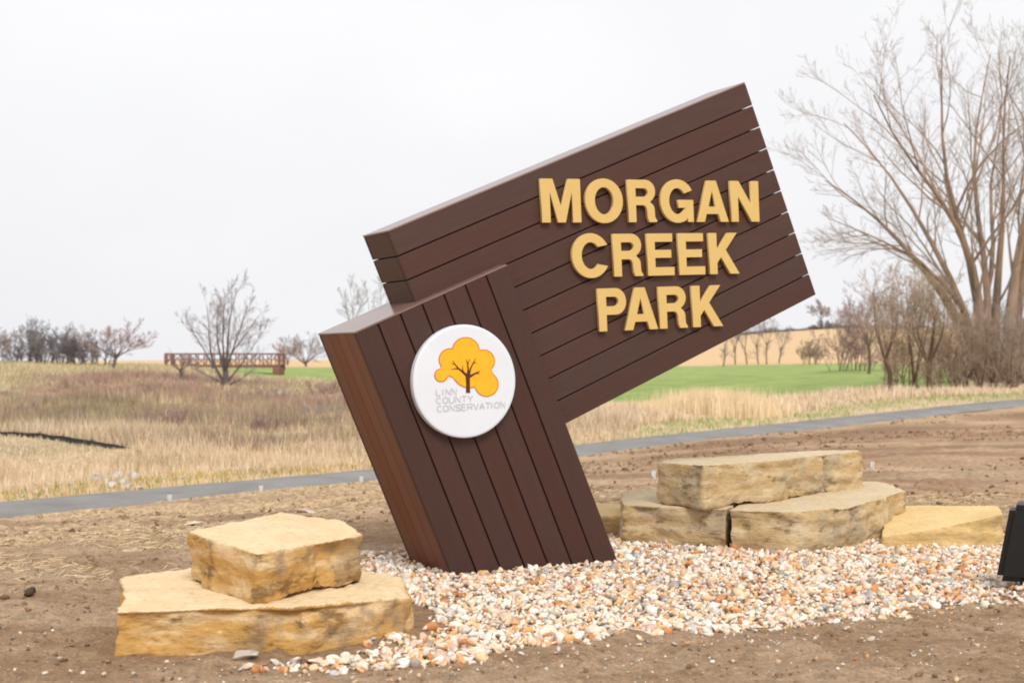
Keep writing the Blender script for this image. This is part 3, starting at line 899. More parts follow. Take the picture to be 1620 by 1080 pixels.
Vb, Fb = pebbles(G3[~nr], sz[~nr] * 1.06, rng, IV0, IF0)
Cg = np.concatenate([peb_cols(nr.sum(), rng, len(IV)), peb_cols((~nr).sum(), rng, len(IV0))])
gr = obj('gravel', mk_mesh('gravel', np.concatenate([Va, Vb]), None, np.concatenate([Fa, Fb + len(Va)]), Cg), M_gravel)
gr['kind'] = 'stuff'; gr['label'] = 'bed of white, tan and orange river gravel around the sign'

# small chips strewn over the soil in front
fp = scatter([(-3.4, 5.6), (3.8, 5.6), (4.8, 8.6), (3.2, 8.5), (1.2, 7.3), (-.2, 6.6), (-1.0, 6.5), (-1.9, 6.6), (-3.8, 9.0)], 9000, rng)
keep = rng.uniform(0, 1, len(fp)) < np.clip(0.16 + 0.9 * np.exp(-edge_dist(fp[:, 0], fp[:, 1], BED) / 0.22), 0, 1)
fp = fp[keep]
sz = np.clip(rng.lognormal(math.log(0.0085), 0.45, len(fp)), 0.004, 0.022)
Vg, Fg = pebbles(np.stack([fp[:, 0], fp[:, 1], ground_z(fp[:, 0], fp[:, 1]) + sz * 0.25], 1), sz, rng, IV0, IF0)
o = obj('stone_chips', mk_mesh('stone_chips', Vg, None, Fg, peb_cols(len(fp), rng, len(IV0)) * 0.85, True), M_gravel)
o['kind'] = 'stuff'; o['label'] = 'small stone chips strewn over the bare soil'
# dark soil clods
cp = scatter([(-5, 5.6), (5, 5.6), (6.5, 13), (4.4, 12), (3.5, 8.6), (1.2, 7.2), (-.2, 6.5), (-1.9, 6.6), (-2.3, 7.6), (-1.2, 9), (-1.2, 13), (-6, 13)], 13000, rng)
sz = np.clip(rng.lognormal(math.log(0.009), 0.5, len(cp)), 0.004, 0.04)
Vg, Fg = pebbles(np.stack([cp[:, 0], cp[:, 1], ground_z(cp[:, 0], cp[:, 1]) + sz * 0.1], 1), sz, rng, IV0, IF0, 0.5)
cc = np.repeat(soil_b * rng.uniform(0.8, 1.45, (len(cp), 1)), len(IV0), 0)
o = obj('soil_clods', mk_mesh('soil_clods', Vg, None, Fg, cc), M_soil)
o['kind'] = 'stuff'; o['label'] = 'clods of brown soil on the graded ground'

qx = rng.uniform(-7, 17, 16000); qy = rng.uniform(12, 42, 16000)
kk = (path_sd(qx, qy) > 1.4) & (np.abs(qx / qy) < 0.43) & (fbm(qx * 0.5, qy * 0.9, s=612) > 0.47)
for s_ in STONES:
    kk &= ~inpoly(qx, qy, s_)
qx, qy = qx[kk], qy[kk]
sz = np.clip(rng.lognormal(math.log(0.02), 0.5, len(qx)), 0.01, 0.08) * (0.7 + qy / 50)
Vg, Fg = pebbles(np.stack([qx, qy, ground_z(qx, qy) + sz * 0.05], 1), sz, rng, IV0, IF0, 0.5)
o = obj('graded_soil_clods', mk_mesh('graded_soil_clods', Vg, None, Fg, np.repeat(soil_b * rng.uniform(0.6, 1.15, (len(qx), 1)), len(IV0), 0)), M_soil)
o['kind'] = 'stuff'; o['label'] = 'clods of soil on the graded ground before the trail'

# larger loose stones, one by one
M_loose = noise_mat('pale loose stone', lin(206, 186, 164, 0.8), lin(236, 222, 204, 0.85), 12, 6, 0.85, 0.3, 0.01, rnd=0.12)
def loose(px, py, size, flatness, label, group=None, seed=0, mat=None, name='loose_stone', cat='stone'):
    Y = F * CAMZ / (py - H0)
    x = (px - 810) / F * Y
    rg = np.random.default_rng(900 + seed)
    z = gz(x, Y)
    v, f = pebbles(np.zeros((1, 3)), np.array([size]), rg, IV, IF, 0.25)
    v[:, 2] *= flatness
    o = obj(name, mk_mesh(name, v, None, f, None, True), mat or M_loose)
    o.location = (x, Y, z + size * flatness * 0.35)
    return tag(o, label, cat, group)
loose(385, 1040, 0.075, 0.5, 'long flat pale stone lying in front of the left slab', seed=1)
loose(392, 1055, 0.055, 0.5, 'flat whitish stone nearest the camera below the left slab', seed=2)
loose(327, 1028, 0.035, 0.7, 'small white stone against the front foot of the left slab', seed=3)
for i, (px, py, s_) in enumerate(((660, 1043, .022), (700, 1036, .02), (955, 1012, .024), (1150, 994, .025), (1195, 1003, .022), (1232, 1018, .024), (1255, 1020, .02), (1340, 1001, .028), (1378, 1021, .026), (1290, 1012, .022), (1445, 1038, .026),
                                  (1068, 1025, .024), (1468, 1055, .02), (1545, 1020, .02), (220, 1032, .018), (95, 1040, .018), (130, 1064, .02), (265, 1044, .02), (215, 1068, .022), (560, 1052, .02), (880, 1035, .018), (1010, 1050, .018))):
    loose(px, py, s_, 0.8, 'small pale stone lying loose on the bare soil before the gravel', 'loose stones on the soil', 20 + i)
loose(45, 942, 0.062, 0.8, 'dark lump of soil on the bare ground at far left', seed=60, mat=noise_mat('damp soil lump', lin(66, 52, 44), lin(84, 68, 56), 14, 5, 0.95, 0.5, 0.02), name='soil_lump', cat='soil lump')
loose(8, 950, 0.045, 0.8, 'brown lump of soil at the left edge beside the dark one', seed=61, mat=noise_mat('soil lump', lin(110, 86, 68), lin(130, 104, 84), 14, 5, 0.95, 0.5, 0.02), name='soil_lump', cat='soil lump')

# ------------------------------------------------------------------ blades: straw, grass, brush
def blades(name, x, y, h, w, lean, col, mat, label, zoff=0.0, seed=0, bend=0.35):
    rg = np.random.default_rng(seed)
    n = len(x)
    z = ground_z(x, y) + zoff
    az = rg.uniform(0, 2 * np.pi, n)
    face = rg.uniform(-0.9, 0.9, n)                       # blade faces, loosely
    wx, wy = np.cos(face) * w / 2, np.sin(face) * w / 2
    lx, ly = np.cos(az) * lean * h, np.sin(az) * lean * h
    V = np.zeros((n, 5, 3))
    V[:, 0] = np.stack([x - wx, y - wy, z], 1); V[:, 1] = np.stack([x + wx, y + wy, z], 1)
    mx_, my_, mz = x + lx * bend, y + ly * bend, z + h * 0.55
    V[:, 2] = np.stack([mx_ - wx * .8, my_ - wy * .8, mz], 1); V[:, 3] = np.stack([mx_ + wx * .8, my_ + wy * .8, mz], 1)
    hh = h * np.sqrt(np.clip(1 - lean ** 2 * 0.6, 0.1, 1))
    V[:, 4] = np.stack([x + lx, y + ly, z + hh], 1)
    b = (np.arange(n) * 5)[:, None]
    q = b + np.array([[0, 1, 3, 2]]); t = b + np.array([[2, 3, 4]])
    o = obj(name, mk_mesh(name, V.reshape(-1, 3), q, t, np.repeat(col, 5, 0)), mat)
    o['kind'] = 'stuff'; o['label'] = label
    return o
M_blade = attr_mat('dry grass', 0.85, 0, 0, 2.0, 0.12)

def pick(cols, wts, n, rg, jit=0.15):
    c = np.array([lin(*c) for c in cols]); w = np.array(wts, float); w /= w.sum()
    return c[rg.choice(len(c), n, p=w)] * rg.uniform(1 - jit, 1 + jit, (n, 1))
TAN = ((228, 206, 176), (218, 194, 162), (206, 180, 148), (234, 216, 190), (184, 160, 134))
OLV = ((184, 164, 136), (166, 154, 118), (194, 172, 142), (160, 138, 118), (156, 156, 112))
RED = ((170, 142, 126), (158, 130, 118), (182, 154, 136), (176, 154, 140), (184, 146, 122))
GRN = ((140, 164, 92), (160, 176, 110), (128, 152, 80), (186, 186, 130))

def region(n, ylo, yhi, pxlo, pxhi, rg, margin=2.5):
    """uniform in ground area over a wedge of the view, a little wider than the frame"""
    y = np.sqrt(rg.uniform(ylo ** 2, yhi ** 2, n))
    px = rg.uniform(pxlo, pxhi, n)
    return (px - 810) / F * y * (1 + margin / 40.0), y

rg = np.random.default_rng(5)
def clump(x, y, f, lo, hi, s):
    return sstep(lo, hi, fbm(x * f, y * f, s=s, o=3))
# tall tan grass on the far side of the trail
x, y = region(70000, 17, 41, -260, 1000, rg)
sd = path_sd(x, y)
k = (sd < -1.0) & ((y < 33 + 4 * fbm(x * 0.3, x * 0, s=304)) | (x > -1) | (x < -8.2)) & (rg.uniform(0, 1, len(x)) < 0.35 + 0.65 * clump(x, y, 0.5, 0.35, 0.6, 301)) & ~((np.hypot((x + 7.2) / 2.6, (y - 25) / 1.6) < 1) & (rg.uniform(0, 1, len(x)) < 0.55))
x, y, sd = x[k], y[k], sd[k]
h = rg.uniform(0.22, 0.55, len(x)) * (0.3 + 0.7 * sstep(-1.1, -4.5, sd)) * (0.6 + 0.6 * clump(x, y, 0.35, 0.3, 0.7, 302))
fl_y = np.interp(x, [-17.7, -14.36, -12.8, -11.45, -9.98, -8.98, -8.5], [41, 39, 37.5, 36, 34.3, 33.2, 32.6])
h *= 1 - 0.82 * sstep(-8.2, -9.5, x) * sstep(-7.5, -3.5, y - fl_y) * (y < fl_y)
c = pick(TAN, (4, 4, 2, 2, 1), len(x), rg) * 0.92
g_ = (rg.uniform(0, 1, len(x)) < 0.35 * clump(x, y, 0.4, 0.5, 0.65, 303)); c[g_] = pick(OLV, (1, 1, 1, 1, 1), g_.sum(), rg)
blades('tan_grass', x, y, h, rg.uniform(.010, .022, len(x)), rg.uniform(.05, .45, len(x)), c, M_blade, 'tall dry tan grass beyond the trail', seed=1)
# olive and brown stalks further up the slope
x, y = region(80000, 33.5, 62, -260, 860, rg)
k = (path_sd(x, y) < -1.3) & (rg.uniform(0, 1, len(x)) < 0.25 + 0.75 * clump(x, y, 0.3, 0.4, 0.6, 311)) & ~inpoly(x, y, GREEN)
k &= ~((x < -8.0) & (y < 0.4 + np.interp(x, [-17.7, -14.36, -12.8, -11.45, -9.98, -8.98, -8.5], [41, 39, 37.5, 36, 34.3, 33.2, 32.6])))
x, y = x[k], y[k]
h = rg.uniform(0.22, 0.62, len(x)) * (0.55 + 0.7 * clump(x, y, 0.25, 0.35, 0.65, 312))
c = pick(OLV, (3, 2, 3, 3, 1), len(x), rg) * (1.12 - 0.3 * clump(x, y, 0.33, 0.4, 0.62, 315))[:, None]
g_ = rg.uniform(0, 1, len(x)) < 0.45 * clump(x, y, 0.2, 0.4, 0.6, 313); c[g_] = pick(TAN, (2, 3, 3, 1, 2), g_.sum(), rg)
g_ = rg.uniform(0, 1, len(x)) < 0.35 * clump(x, y, 0.22, 0.45, 0.62, 314); c[g_] = pick(RED, (1, 1, 1, 1, 1), g_.sum(), rg)
c *= (1.0 - 0.22 * clump(x, y, 0.6, 0.45, 0.62, 316))[:, None]
blades('prairie_stalks', x, y, h, rg.uniform(.012, .028, len(x)), rg.uniform(.03, .3, len(x)), c, M_blade, 'dry olive and brown stalks on the prairie slope', seed=2)
# red-brown brush band under the bridge
x, y = region(65000, 55, 84, 0, 1010, rg)
k = (rg.uniform(0, 1, len(x)) < 0.15 + 0.85 * clump(x, y, 0.16, 0.38, 0.55, 321)) & ~inpoly(x, y, GREEN) & (y < 70 + 16 * fbm(x * 0.08, x * 0, s=322)) & (x < 3) & (rg.uniform(0, 1, len(x)) < sstep(-0.37, -0.29, x / y))
x, y = x[k], y[k]
h = rg.uniform(0.3, 0.75, len(x)) * (0.5 + 0.6 * clump(x, y, 0.2, 0.35, 0.65, 323)) * np.where(x / y > -0.195, 0.5, 1.0) * np.where(np.abs(x / y + 0.205) < 0.02, 0.6, 1)
blades('red_brush', x, y, h, rg.uniform(.02, .045, len(x)), rg.uniform(.05, .35, len(x)), pick(RED, (3, 3, 3, 2, 2), len(x), rg), M_blade, 'band of red-brown brush on the slope below the bridge', seed=3)
# pale green and tan grass on the crest
x, y = region(40000, 66, 112, -260, 560, rg)
k = ~inpoly(x, y, GREEN)
x, y = x[k], y[k]
c = pick(((194, 178, 146), (172, 168, 122), (210, 190, 160), (164, 162, 114), (200, 182, 152)), (3, 2, 3, 2, 3), len(x), rg)
blades('crest_grass', x, y, rg.uniform(.12, .4, len(x)), rg.uniform(.03, .06, len(x)), rg.uniform(.1, .5, len(x)), c, M_blade, 'pale green and tan grass along the crest', seed=4)
# right-hand verge: green strip, then tan grass with one tall clump
x, y = region(110000, 28, 66, 840, 1760, rg)
sd = path_sd(x, y)
k = (sd < -0.85) & (sd > -3.4 - 1.2 * fbm(x * 0.4, y * 0.4, s=331)) & (rg.uniform(0, 1, len(x)) < 0.3 + 0.7 * clump(x, y, 0.5, 0.4, 0.6, 332))
xg, yg = x[k], y[k]
c = pick(GRN, (3, 3, 2, 2), len(xg), rg); g_ = rg.uniform(0, 1, len(xg)) < 0.3; c[g_] = pick(TAN, (1, 1, 1, 1, 1), g_.sum(), rg)
blades('verge_grass', xg, yg, rg.uniform(.05, .16, len(xg)), rg.uniform(.010, .022, len(xg)), rg.uniform(.2, .7, len(xg)), c, M_blade, 'short green grass along the far edge of the trail', seed=5)
k = (sd < -3.0) & (sd > -19) & ~inpoly(x, y, GREEN) & (rg.uniform(0, 1, len(x)) < 0.45 + 0.55 * clump(x, y, 0.3, 0.35, 0.6, 333))
xg, yg = x[k], y[k]
h = rg.uniform(.18, .45, len(xg)) * (0.45 + 0.75 * clump(xg, yg, 0.3, 0.35, 0.65, 334)) * np.where(yg > 52, 0.7, 1)
c = pick(TAN, (3, 3, 2, 4, 1), len(xg), rg)
blades('verge_tan_grass', xg, yg, h, rg.uniform(.015, .035, len(xg)), rg.uniform(.05, .4, len(xg)), c, M_blade, 'dry tan grass between the trail and the green field', seed=6)
tcx, tcy = (1125 - 810) / F * 43, 43.0
xg = tcx + rg.normal(0, 0.85, 2600); yg = tcy + rg.normal(0, 0.7, 2600)
blades('tall_grass_clump', xg, yg, rg.uniform(.6, 1.05, 2600), rg.uniform(.012, .025, 2600), rg.uniform(.03, .25, 2600), pick(((240, 220, 184), (230, 206, 166)), (1, 1), 2600, rg), M_blade, 'clump of tall straw-yellow grass under the sign panel', seed=7)
# near verge tufts on the left part of the trail
x, y = region(30000, 16, 34, -200, 900, rg)
sd = path_sd(x, y)
k = (sd < -0.82) & (sd > -2.6) & (rg.uniform(0, 1, len(x)) < 0.9 * clump(x, y, 0.45, 0.42, 0.6, 341))
xg, yg = x[k], y[k]
c = pick(((176, 160, 92), (140, 150, 70), (206, 178, 128)), (2, 1, 3), len(xg), rg)
blades('trail_edge_grass', xg, yg, rg.uniform(.05, .18, len(xg)), rg.uniform(.012, .022, len(xg)), rg.uniform(.2, .7, len(xg)), c, M_blade, 'short tan and green grass at the edge of the trail', seed=8)
# straw lying on the soil
x = rg.uniform(-9, 12, 150000); y = rg.uniform(7.6, 27, 150000)
sd = path_sd(x, y)
k = (sd > 1.0) & (rg.uniform(0, 1, len(x)) < straw_amount(x, y, sd)) & (np.abs(x / y) < 0.45)
for s_ in STONES:
    k &= ~inpoly(x, y, s_)
x, y = x[k], y[k]
n = len(x)
z = ground_z(x, y) + rg.uniform(0.004, 0.02, n)
az = rg.uniform(0, np.pi, n); ln = rg.uniform(.04, .12, n); wd = rg.uniform(.0025, .0045, n) * (0.5 + y / 22)
dx, dy = np.cos(az) * ln / 2, np.sin(az) * ln / 2; ex, ey = -np.sin(az) * wd / 2, np.cos(az) * wd / 2
tz = rg.normal(0, .008, n)
V = np.stack([np.stack([x - dx - ex, y - dy - ey, z - tz], 1), np.stack([x + dx - ex, y + dy - ey, z + tz], 1), np.stack([x + dx + ex, y + dy + ey, z + tz + .003], 1), np.stack([x - dx + ex, y - dy + ey, z - tz + .003], 1)], 1)
o = obj('straw_mulch', mk_mesh('straw_mulch', V.reshape(-1, 3), np.arange(4 * n).reshape(-1, 4), None, np.repeat(pick(((218, 194, 156), (204, 178, 140), (184, 158, 124)), (3, 3, 2), n, rg), 4, 0)), M_blade)
o['kind'] = 'stuff'; o['label'] = 'loose straw mulch lying on the graded soil'

# ------------------------------------------------------------------ bare trees
def tubes(polys, sides):
    """polys: list of (points (n,3), radii (n,)) all with the same n -> verts, quads"""
    Pn = np.stack([p for p, r in polys]); Rn = np.stack([r for p, r in polys])
    m, n, _ = Pn.shape
    T = np.gradient(Pn, axis=1)
    T /= np.linalg.norm(T, axis=2, keepdims=True) + 1e-9
    ref = np.where(np.abs(T[..., 2:3]) > 0.9, np.array([1.0, 0, 0]), np.array([0, 0, 1.0]))
    A = np.cross(T, ref); A /= np.linalg.norm(A, axis=2, keepdims=True) + 1e-9
    B = np.cross(T, A)
    an = np.arange(sides) * 2 * np.pi / sides
    ring = Pn[:, :, None, :] + Rn[:, :, None, None] * (np.cos(an)[None, None, :, None] * A[:, :, None, :] + np.sin(an)[None, None, :, None] * B[:, :, None, :])
    V = ring.reshape(-1, 3)
    i = np.arange(m * n * sides).reshape(m, n, sides)
    a, b = i[:, :-1, :], i[:, 1:, :]
    q = np.stack([a, np.roll(a, -1, 2), np.roll(b, -1, 2), b], -1).reshape(-1, 4)
    return V, q

def tube_mesh(name, polys, smooth=True):
    groups = {}
    for p, r, lv in polys:
        sides = 9 if r[0] > 0.12 else (6 if r[0] > 0.035 else (4 if lv < 2 else 3))
        groups.setdefault((len(p), sides), []).append((p, r))
    VV_, QQ, off = [], [], 0
    for (n, s_), g in groups.items():
        V, q = tubes(g, s_)
        VV_.append(V); QQ.append(q + off); off += len(V)
    return mk_mesh(name, np.concatenate(VV_), np.concatenate(QQ), None, None, smooth)

def resample(pts, n):
    pts = np.asarray(pts, float)
    d = np.concatenate([[0], np.cumsum(np.linalg.norm(np.diff(pts, axis=0), axis=1))])
    t = np.linspace(0, d[-1], n)
    q = np.stack([np.interp(t, d, pts[:, i]) for i in range(3)], 1)
    for _ in range(2):
        q[1:-1] = 0.25 * q[:-2] + 0.5 * q[1:-1] + 0.25 * q[2:]
    return q

def grow(stems, rg, levels, kids, rmin, up=0.16, ratio=(0.36, 0.66), ang=(22, 52), start=0.18, wander=0.12, thick=0.009):
    """stems: list of (points, r0, r1); returns polylines (points, radii, level)"""
    out, cur = [], []
    for pts, r0, r1 in stems:
        q = resample(pts, 9)
        r = r1 + (r0 - r1) * (1 - np.linspace(0, 1, 9)) ** 1.5
        out.append((q, r, 0)); cur.append((q, r))
    for lv in range(1, levels + 1):
        nxt = []
        npt = 6 if lv == 1 else (4 if lv < levels else 3)
        for q, r in cur:
            L = np.linalg.norm(np.diff(q, axis=0), axis=1).sum()
            nk = kids[lv - 1]
            nk = rg.poisson(nk) if nk < 6 else int(nk * rg.uniform(0.8, 1.2))
            for j in range(nk):
                t = start + (0.99 - start) * (j + rg.uniform(0, 1)) / max(nk, 1)
                f = t * (len(q) - 1); i0 = min(int(f), len(q) - 2); fr = f - i0
                p = q[i0] * (1 - fr) + q[i0 + 1] * fr
                rr = r[i0] * (1 - fr) + r[i0 + 1] * fr
                d = q[i0 + 1] - q[i0]; d = d / (np.linalg.norm(d) + 1e-9)
                rv = rg.normal(0, 1, 3); rv -= d * (rv @ d); rv /= np.linalg.norm(rv) + 1e-9
                a = math.radians(rg.uniform(*ang))
                dr = d * math.cos(a) + rv * math.sin(a)
                ln = L * rg.uniform(*ratio) * (1.15 - 0.6 * t)
                st_ = ln / (npt - 1)
                pts = [p]
                for s2 in range(npt - 1):
                    dr = dr + np.array([0, 0, up * 0.5]) + rg.normal(0, wander, 3)
                    dr /= np.linalg.norm(dr)
                    pts.append(pts[-1] + dr * st_)
                r0 = max(rmin, min(rr * 0.65, thick * ln + rmin * 0.6))
                rad = np.linspace(r0, max(rmin * 0.5, r0 * 0.2), npt)
                pa = np.array(pts)
                out.append((pa, rad, lv)); nxt.append((pa, rad))
        cur = nxt
    return out

def tree(name, base, stems, label, cat, bark, twig, levels, kids, rmin, seed, group=None, trunk_levels=0, many=False, **kw):
    """stems given in metres relative to the base"""
    rg_ = np.random.default_rng(seed)
    polys = grow([(np.asarray(p, float), a, b) for p, a, b in stems], rg_, levels, kids, rmin, **kw)
    e = empty(name, base, label, cat, group)
    if many:
        for p in polys:
            if p[2] == 0:
                obj('stem', tube_mesh('stem', [p]), bark, e)
    else:
        obj('trunk', tube_mesh('trunk', [p for p in polys if p[2] <= trunk_levels]), bark, e)
    obj('crown', tube_mesh('crown', [p for p in polys if p[2] > trunk_levels]), twig, e)
    return e

def bark_mat(name, a, b, scale=2.0):
    return noise_mat(name, a, b, scale, 7, 0.9, 0.5, 0.05, (1, 1, 0.35))
B_big = bark_mat('cottonwood bark', lin(110, 98, 88), lin(178, 148, 122), 1.6)
T_big = noise_mat('cottonwood twigs', lin(152, 134, 120), lin(178, 158, 142), 0.8, 3, 0.9, 0)
B_brn = bark_mat('brown bark', lin(92, 74, 62), lin(126, 104, 86))
T_brn = noise_mat('brown twigs', lin(164, 142, 124), lin(188, 166, 146), 0.8, 3, 0.9, 0)
B_gry = bark_mat('grey bark', lin(92, 84, 82), lin(118, 108, 104))
T_gry = noise_mat('grey twigs', lin(146, 136, 134), lin(170, 160, 156), 0.8, 3, 0.9, 0)
B_drk = bark_mat('dark bark', lin(86, 78, 78), lin(108, 100, 98))
T_drk = noise_mat('dark twigs', lin(124, 116, 118), lin(150, 142, 144), 0.8, 3, 0.9, 0)
T_red = noise_mat('reddish twigs', lin(156, 128, 124), lin(176, 148, 142), 0.8, 3, 0.9, 0)
T_olv = noise_mat('olive twigs', lin(154, 136, 112), lin(180, 160, 132), 0.8, 3, 0.9, 0)

def px_stem(pts, Y, base, r0, r1, dy=0.0):
    """photo polyline at distance Y, drifting in depth by dy along its length, relative to base"""
    n = len(pts)
    return (np.array([P(px, py, Y + dy * i / max(1, n - 1)) - base for i, (px, py) in enumerate(pts)]), r0, r1)

# the big multi-stemmed tree at the right
YB = 62.0
xb = (1565 - 810) / F * YB
bb = np.array([xb, YB, gz(xb, YB) - 0.1])
stems = [px_stem(p, YB + y0, bb, r0, r1, dy) for p, y0, r0, r1, dy in (
    ([(1540, 612), (1536, 540), (1520, 492), (1486, 455), (1457, 421), (1415, 367), (1362, 320), (1330, 298), (1305, 285)], 0.0, 0.360, 0.024, 2.0),
    ([(1548, 612), (1545, 540), (1528, 480), (1481, 397), (1439, 320), (1398, 255), (1355, 212), (1335, 195)], 0.8, 0.259, 0.024, 4.0),
    ([(1552, 612), (1556, 520), (1552, 474), (1540, 385), (1498, 320), (1457, 272), (1415, 237), (1388, 185), (1382, 150)], -0.6, 0.302, 0.024, -3.0),
    ([(1556, 612), (1553, 500), (1540, 410), (1516, 355), (1490, 296), (1487, 225), (1492, 130), (1490, 75)], -1.0, 0.288, 0.024, -1.5),
    ([(1562, 612), (1566, 480), (1560, 400), (1543, 332), (1528, 237), (1543, 195), (1563, 130), (1567, 85)], 0.6, 0.245, 0.024, 2.5),
    ([(1590, 612), (1593, 563), (1599, 474), (1611, 385), (1636, 290), (1650, 180), (1656, 120)], 0.3, 0.360, 0.040, 1.0),
    ([(1572, 612), (1575, 533), (1575, 427), (1596, 330), (1583, 225), (1587, 158), (1598, 90)], -0.5, 0.274, 0.024, -2.5),
    ([(1606, 612), (1620, 520), (1650, 420), (1700, 320), (1750, 240), (1790, 190)], 0.5, 0.302, 0.032, 2.0),
    ([(1600, 612), (1612, 470), (1628, 360), (1640, 220), (1685, 130), (1690, 90)], 1.2, 0.274, 0.032, 4.0),
    ([(1530, 500), (1490, 440), (1430, 395), (1370, 370), (1330, 352), (1310, 345)], -0.4, 0.130, 0.016, -2.5),
    ([(1560, 480), (1580, 380), (1555, 300), (1595, 190), (1574, 120)], 1.5, 0.144, 0.016, 4.5))]
tree('bare_tree', bb, stems, 'large bare multi-stemmed tree rising past the top right corner', 'tree', B_big, T_big, 4, (10, 7, 6, 2.6), 0.0058, 101, up=0.13, ratio=(0.31, 0.57), ang=(18, 48), start=0.24, many=True)

def simple_stems(h, rg_, nst, spread, r0, fork=0.25, lean=0.0):
    out = []
    f = np.array([lean * fork * h, 0, fork * h])
    out.append((np.array([[0, 0, -0.15], f * 0.5 + [0.02 * h * rg_.normal(), 0, 0], f]), r0, r0 * 0.8))
    for i in range(nst):
        a = 2 * np.pi * (i + rg_.uniform(0, .6)) / nst
        s_ = spread * rg_.uniform(0.35, 1.0)
        hh = h * rg_.uniform(0.78, 1.0)
        mid = f + np.array([math.cos(a) * s_ * 0.62 + lean * h * .2 + rg_.normal(0, .03 * h), math.sin(a) * s_ * 0.62, (hh - f[2]) * 0.42])
        hh *= 1 - 0.42 * (s_ / spread) ** 2 * (spread > 0.3 * h)
        end = np.array([math.cos(a) * s_ + lean * h * 0.5, math.sin(a) * s_, hh])
        out.append((np.array([f * 0.96, mid, end]), r0 * 0.50, r0 * 0.05))
    return out
def bush_stems(h, rg_, nst, spread, r0):
    out = []
    for i in range(nst):
        a = rg_.uniform(0, 2 * np.pi); q = spread * math.sqrt(rg_.uniform(0, 1)) * 0.7
        b = np.array([math.cos(a) * q, math.sin(a) * q, -0.1])
        hh = h * rg_.uniform(0.55, 1.0)
        e = b * np.array([1.45, 1.45, 0]) + np.array([rg_.normal(0, .12 * h), rg_.normal(0, .12 * h), hh])
        out.append((np.array([b, b * 0.45 + e * 0.55 + np.array([rg_.normal(0, .05 * h), 0, 0]), e]), r0 * rg_.uniform(.6, 1.1), r0 * 0.1))
    return out
def quick_tree(px, Y, top, spread, label, bark, twig, seed, name='bare_tree', cat='tree', nst=5, r0=None, levels=3, kids=(9, 6, 5.0), rmin=None, group=None, fork=0.25, lean=0.0, bush=False, **kw):
    rg_ = np.random.default_rng(seed)
    x = (px - 810) / F * Y
    z = gz(x, Y)
    h = CAMZ - (top - H0) / F * Y - z
    b = np.array([x, Y, z])
    r0 = r0 or 0.028 * h
    return tree(name, b, bush_stems(h, rg_, nst, spread, r0) if bush else simple_stems(h, rg_, nst, spread, r0, fork, lean), label, cat, bark, twig, levels, kids, rmin or 0.00014 * Y, seed, group, many=bush, **kw)

# small trees and brush in front of and beside the big tree
G_R = 'small trees along the trail at right'
quick_tree(1407, 50.0, 436, 1.1, 'small bare tree nearest the green field at right, leaning left', B_brn, T_brn, 201, nst=4, r0=.10, group=G_R, fork=.3, lean=-.12)
quick_tree(1446, 51.5, 446, 1.2, 'small forked bare tree between its two neighbours left of the big tree', B_brn, T_olv, 202, nst=4, r0=.085, group=G_R, fork=.1)
quick_tree(1473, 50.5, 440, 1.1, 'small straight-trunked bare tree closest to the big tree at right', B_brn, T_olv, 203, nst=5, r0=.11, group=G_R, fork=.28, lean=-.05)
quick_tree(1374, 92.0, 440, 2.6, 'rounded reddish brushy tree with two thin trunks behind the small trees', B_brn, T_red, 204, nst=7, r0=.12, levels=3, kids=(8, 6, 4.5), fork=.30)
G_B = 'brush around the foot of the big tree'
for i, (px, Y, top, sp, lab, tw) in enumerate(((1425, 60, 470, 1.8, 'brown thicket just left of the leaning limb of the big tree', T_olv), (1490, 57, 520, 1.3, 'dense low brush at the left foot of the big tree', T_brn), (1532, 58, 492, 1.2, 'grey-brown brush in front of the big tree trunks', T_olv),
                                                (1580, 57, 500, 1.3, 'brush in front of the right trunks of the big tree', T_brn), (1612, 60, 470, 1.4, 'brush at the right edge beside the big tree', T_gry), (1345, 100, 500, 2.4, 'low reddish bush at the left end of the thicket', T_red))):
    quick_tree(px, Y, top, sp, lab, B_brn, tw, 220 + i, name='brush_clump', cat='bush', nst=16, r0=.035, levels=3, kids=(7, 5, 4), group=G_B, bush=True, start=0.05)

# left side
G_S = 'leafless shrubs on the prairie slope'
for i, (px, Y, hpx, sp) in enumerate(((28, 46, 30, .9), (62, 50, 24, .7), (118, 44, 26, .8), (252, 43, 34, 1.0), (300, 47, 24, .8), (372, 45, 26, .9), (430, 42, 30, .8), (455, 52, 26, .9), (505, 48, 30, .9), (205, 60, 24, 1.1), (265, 64, 22, 1.2), (420, 62, 20, 1.1), (520, 64, 22, 1.2), (130, 66, 20, 1.2), (330, 58, 22, 1.0), (545, 56, 26, 1.0))):
    xg_ = (px - 810) / F * Y
    top = H0 + (CAMZ - gz(xg_, Y)) * F / Y - hpx
    quick_tree(px, Y, top, sp, 'small leafless taupe shrub standing in the prairie grass at left', B_brn, (T_red, T_brn, T_gry)[i % 3], 400 + i, name='prairie_shrub', cat='shrub', nst=14, r0=.02, levels=2, kids=(8, 5), group=G_S, bush=True, start=.05, rmin=.007)
YT = 70.0
xt = (358 - 810) / F * YT
bt = np.array([xt, YT, gz(xt, YT)])
